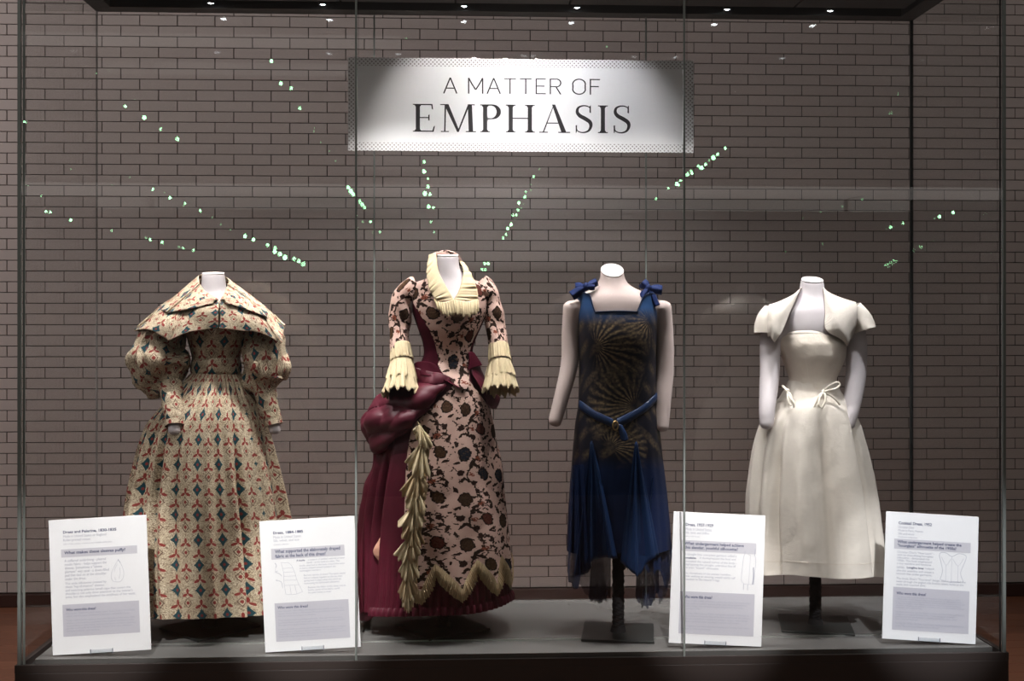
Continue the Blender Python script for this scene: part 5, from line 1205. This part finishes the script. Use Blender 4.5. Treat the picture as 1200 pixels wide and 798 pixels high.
# floral apron front with a zigzag lower edge
AL = lambda y: np.interp(y, [440, 455, 475, 495, 540, 600, 660, 712], [.36, .08, -.22, -.52, -.46, -.40, -.34, -.30])
AR = lambda y: np.interp(y, [440, 455, 480, 540, 600, 712], [.46, .75, 1.15, 1.40, 1.45, 1.48])
C = 170; k = np.linspace(0, 1, C)
zx = [0, .09, .20, .37, .51, .66, .77, .885, .965, 1.0]; zy = [678, 688, 656, 686, 652, 682, 648, 678, 646, 650]
bot = np.interp(k, zx, zy); s = np.linspace(0, 1, 90)[:, None]; yy = 441 + (bot[None, :] - 441) * s
al, ar = AL(yy), AR(yy); ph = al + (ar - al) * k[None, :]
ap = U2.at(ph, yy, off=3.6 + 2.5 * s, mul=1 + 0.018 * np.sin(k * 21 + 1)[None, :] * s)
ap = crumple(ap, 0.0032, 34, 13, stretch=(1, 1, .6))
uva = np.stack([(ph * 0.205) - .045 + 0 * yy, -(yy - 441) * F2.k * 1.03 + .08], -1)
apron = grid('apron_front', ap, BROC, d2, uva)
# pleated lace along the zigzag
tops = ap[-1]; rows = []; rr = random.Random(4); jit = np.array([rr.uniform(-1, 1) for _ in range(C)])
fine = np.interp(np.linspace(0, 1, C * 3), np.linspace(0, 1, C), np.arange(C)); ti = np.stack([np.interp(fine, np.arange(C), tops[:, q]) for q in range(3)], 1)
nn = len(ti); wv = np.sin(np.arange(nn) * 1.35) + .5 * np.sin(np.arange(nn) * .61 + 1)
dv = np.gradient(ti, axis=0); dv[:, 1] = 0; dv /= np.linalg.norm(dv, axis=1, keepdims=True) + 1e-9; perp = np.stack([dv[:, 2], 0 * dv[:, 0], -dv[:, 0]], 1); perp[perp[:, 2] > 0] *= -1
kk = np.ones(41) / 41; perp = np.stack([np.convolve(np.pad(perp[:, q], 20, mode='edge'), kk, 'valid') for q in range(3)], 1)
for i in range(10):
    t_ = i / 9; rows.append(ti + perp * ((-.008 + .026 * t_) + 0.002 * wv * t_)[:, None] + np.stack([0.0015 * wv * t_, -0.006 - 0.0034 * wv * (t_ + .2) - .005 * math.sin(t_ * 3.1), -0.034 * t_ - 0.004 * t_ * np.abs(np.sin(np.arange(nn) * .23)) + 0 * wv], 1))
grid('lace_edging', np.array(rows), LACE2, apron)
# cascading lace down the left edge of the apron
def cascade(cx, cy, tipx, tipy, rx, ry, seed, parent=None):
    """one fan of gathered lace: from a gathered point to a scalloped outer edge"""
    r = random.Random(seed); C = 60; R = 16; rows = []
    for i in range(R):
        t_ = i / (R - 1); row = []
        for j in range(C):
            k_ = j / (C - 1); ex = tipx + (rx - tipx) * k_; ey = tipy + (ry - tipy) * k_ + 13 * math.sin(k_ * math.pi) ** .7
            edge = 1 + .06 * math.sin(k_ * 40 + seed); x = cx + (ex - cx) * t_ * edge; y = cy + (ey - cy) * t_ * edge
            d = -np.interp(y, (490, 540, 600, 660, 712), (56, 62, 68, 72, 74)) - 7 * math.sin(t_ * 2.2) - (2.6 * math.sin(k_ * 19 + seed) + 1.6 * math.sin(k_ * 33 + 2 * seed)) * t_
            row.append(tuple(F2(x, y, d)))
        rows.append(row)
    return grid('lace_fan', np.array(rows), LACE if seed % 3 else LACE2, parent, solid=0.0012)
jb = strip('lace_cascade', [(489, 493, -54), (493, 512, -58), (488, 545, -62), (484, 580, -65), (480, 620, -68), (477, 660, -70), (475, 692, -72)], [(494, 500, -56), (505, 518, -59), (500, 548, -64), (499, 582, -67), (494, 622, -70), (490, 662, -72), (487, 700, -73)], LACE2, d2, 7, 2.6, seed=9, C=160)
for i, a in enumerate([(492, 497, 484, 503, 507, 520), (495, 516, 475, 540, 505, 555), (490, 548, 468, 575, 503, 570), (487, 566, 474, 588, 500, 598), (486, 590, 465, 612, 499, 610), (484, 606, 470, 626, 497, 634), (481, 626, 462, 648, 493, 646), (479, 648, 467, 668, 492, 672), (477, 668, 466, 694, 491, 690), (478, 684, 470, 704, 486, 704)]):
    cascade(*a[:2], *a[2:4], *a[4:], seed=i + 1, parent=jb)
# ragged lace down the right edge
strip('side_lace', [(574, 520, -8), (579, 560, -8), (584, 600, -8), (590, 640, -8), (595, 668, -8)], [(579, 520, -2), (584, 560, -2), (589, 600, -2), (595, 642, -2), (599, 668, -2)], LACE2, d2, 12, 1.5, seed=12, C=150)
# draped overskirt: swag on the left hip, smaller one on the right, salmon lining showing below
dr = [[(486, 430, 12), (490, 432, -10), (499, 436, -24), (512, 439, -33), (528, 443, -37)], [(472, 452, 16), (480, 452, -14), (492, 456, -33), (505, 457, -42), (519, 455, -43)], [(446, 464, 18), (459, 466, -16), (477, 471, -38), (494, 473, -46), (508, 470, -46)],
      [(427, 487, 16), (440, 488, -16), (459, 489, -38), (478, 489, -48), (493, 487, -48)], [(427, 502, 14), (438, 505, -14), (452, 506, -34), (468, 503, -44), (483, 497, -47)], [(436, 520, 10), (441, 522, -8), (450, 520, -24), (461, 512, -36), (476, 503, -42)], [(440, 524, 18), (444, 527, 2), (451, 524, -14), (461, 515, -26), (474, 505, -34)]]
p = surf(net(F2, dr), 80, 80)
ss, tt = np.meshgrid(np.linspace(0, 1, 80), np.linspace(0, 1, 80))
p += normals(p) * (-0.022 * np.abs(np.sin((tt * 3.6 + ss * .9 + .25 * np.sin(ss * 5)) * math.pi)) ** .7 * np.sin(ss * math.pi) ** .5)[..., None]
p = crumple(p, 0.013, 40, 71, terms=7, sharp=.8); grid('hip_drape', p, BURG, d2, solid=0.002)
dl = [[(489, 494, -40), (478, 505, -38), (464, 516, -30), (448, 524, -18)], [(486, 540, -46), (474, 545, -44), (464, 548, -36), (456, 548, -26)], [(482, 600, -52), (470, 604, -49), (461, 604, -42), (454, 604, -32)], [(478, 660, -56), (466, 664, -53), (458, 664, -46), (451, 664, -36)], [(474, 712, -60), (462, 716, -56), (452, 716, -48), (445, 716, -38)]]
grid('side_panel', crumple(surf(net(F2, dl), 70, 30), 0.004, 22, 72, stretch=(1, 1, .3)), BURG, d2, solid=0.002)
dl = [[(553, 424, -12), (558, 425, -4), (562, 428, 6), (560, 430, 18)], [(553, 438, -26), (562, 440, -12), (569, 444, 2), (568, 446, 18)], [(562, 456, -30), (573, 456, -14), (582, 459, 4), (580, 462, 20)], [(570, 472, -26), (578, 472, -14), (586, 468, 4), (584, 472, 20)], [(572, 477, -18), (578, 479, -8), (583, 478, 6), (580, 480, 18)]]
grid('right_drape', crumple(surf(net(F2, dl), 40, 40), 0.004, 40, 73), BURG, d2, solid=0.002)
ln = [[(458, 612, -36), (453, 614, -34), (449, 620, -32)], [(458, 632, -44), (447, 634, -42), (440, 640, -36)], [(457, 652, -44), (448, 654, -42), (438, 648, -36)], [(456, 664, -42), (452, 662, -41), (446, 660, -38)]]
lin = grid('salmon_lining', crumple(surf(net(F2, ln), 24, 20), 0.004, 60, 74), PINKS, d2, solid=0.002)
grid('lining_strip', surf(net(F2, [[(458, 540, -32), (460, 540, -33)], [(456, 580, -38), (459, 580, -39)], [(453, 606, -40), (458, 606, -41)]]), 20, 6), PINKS, lin)
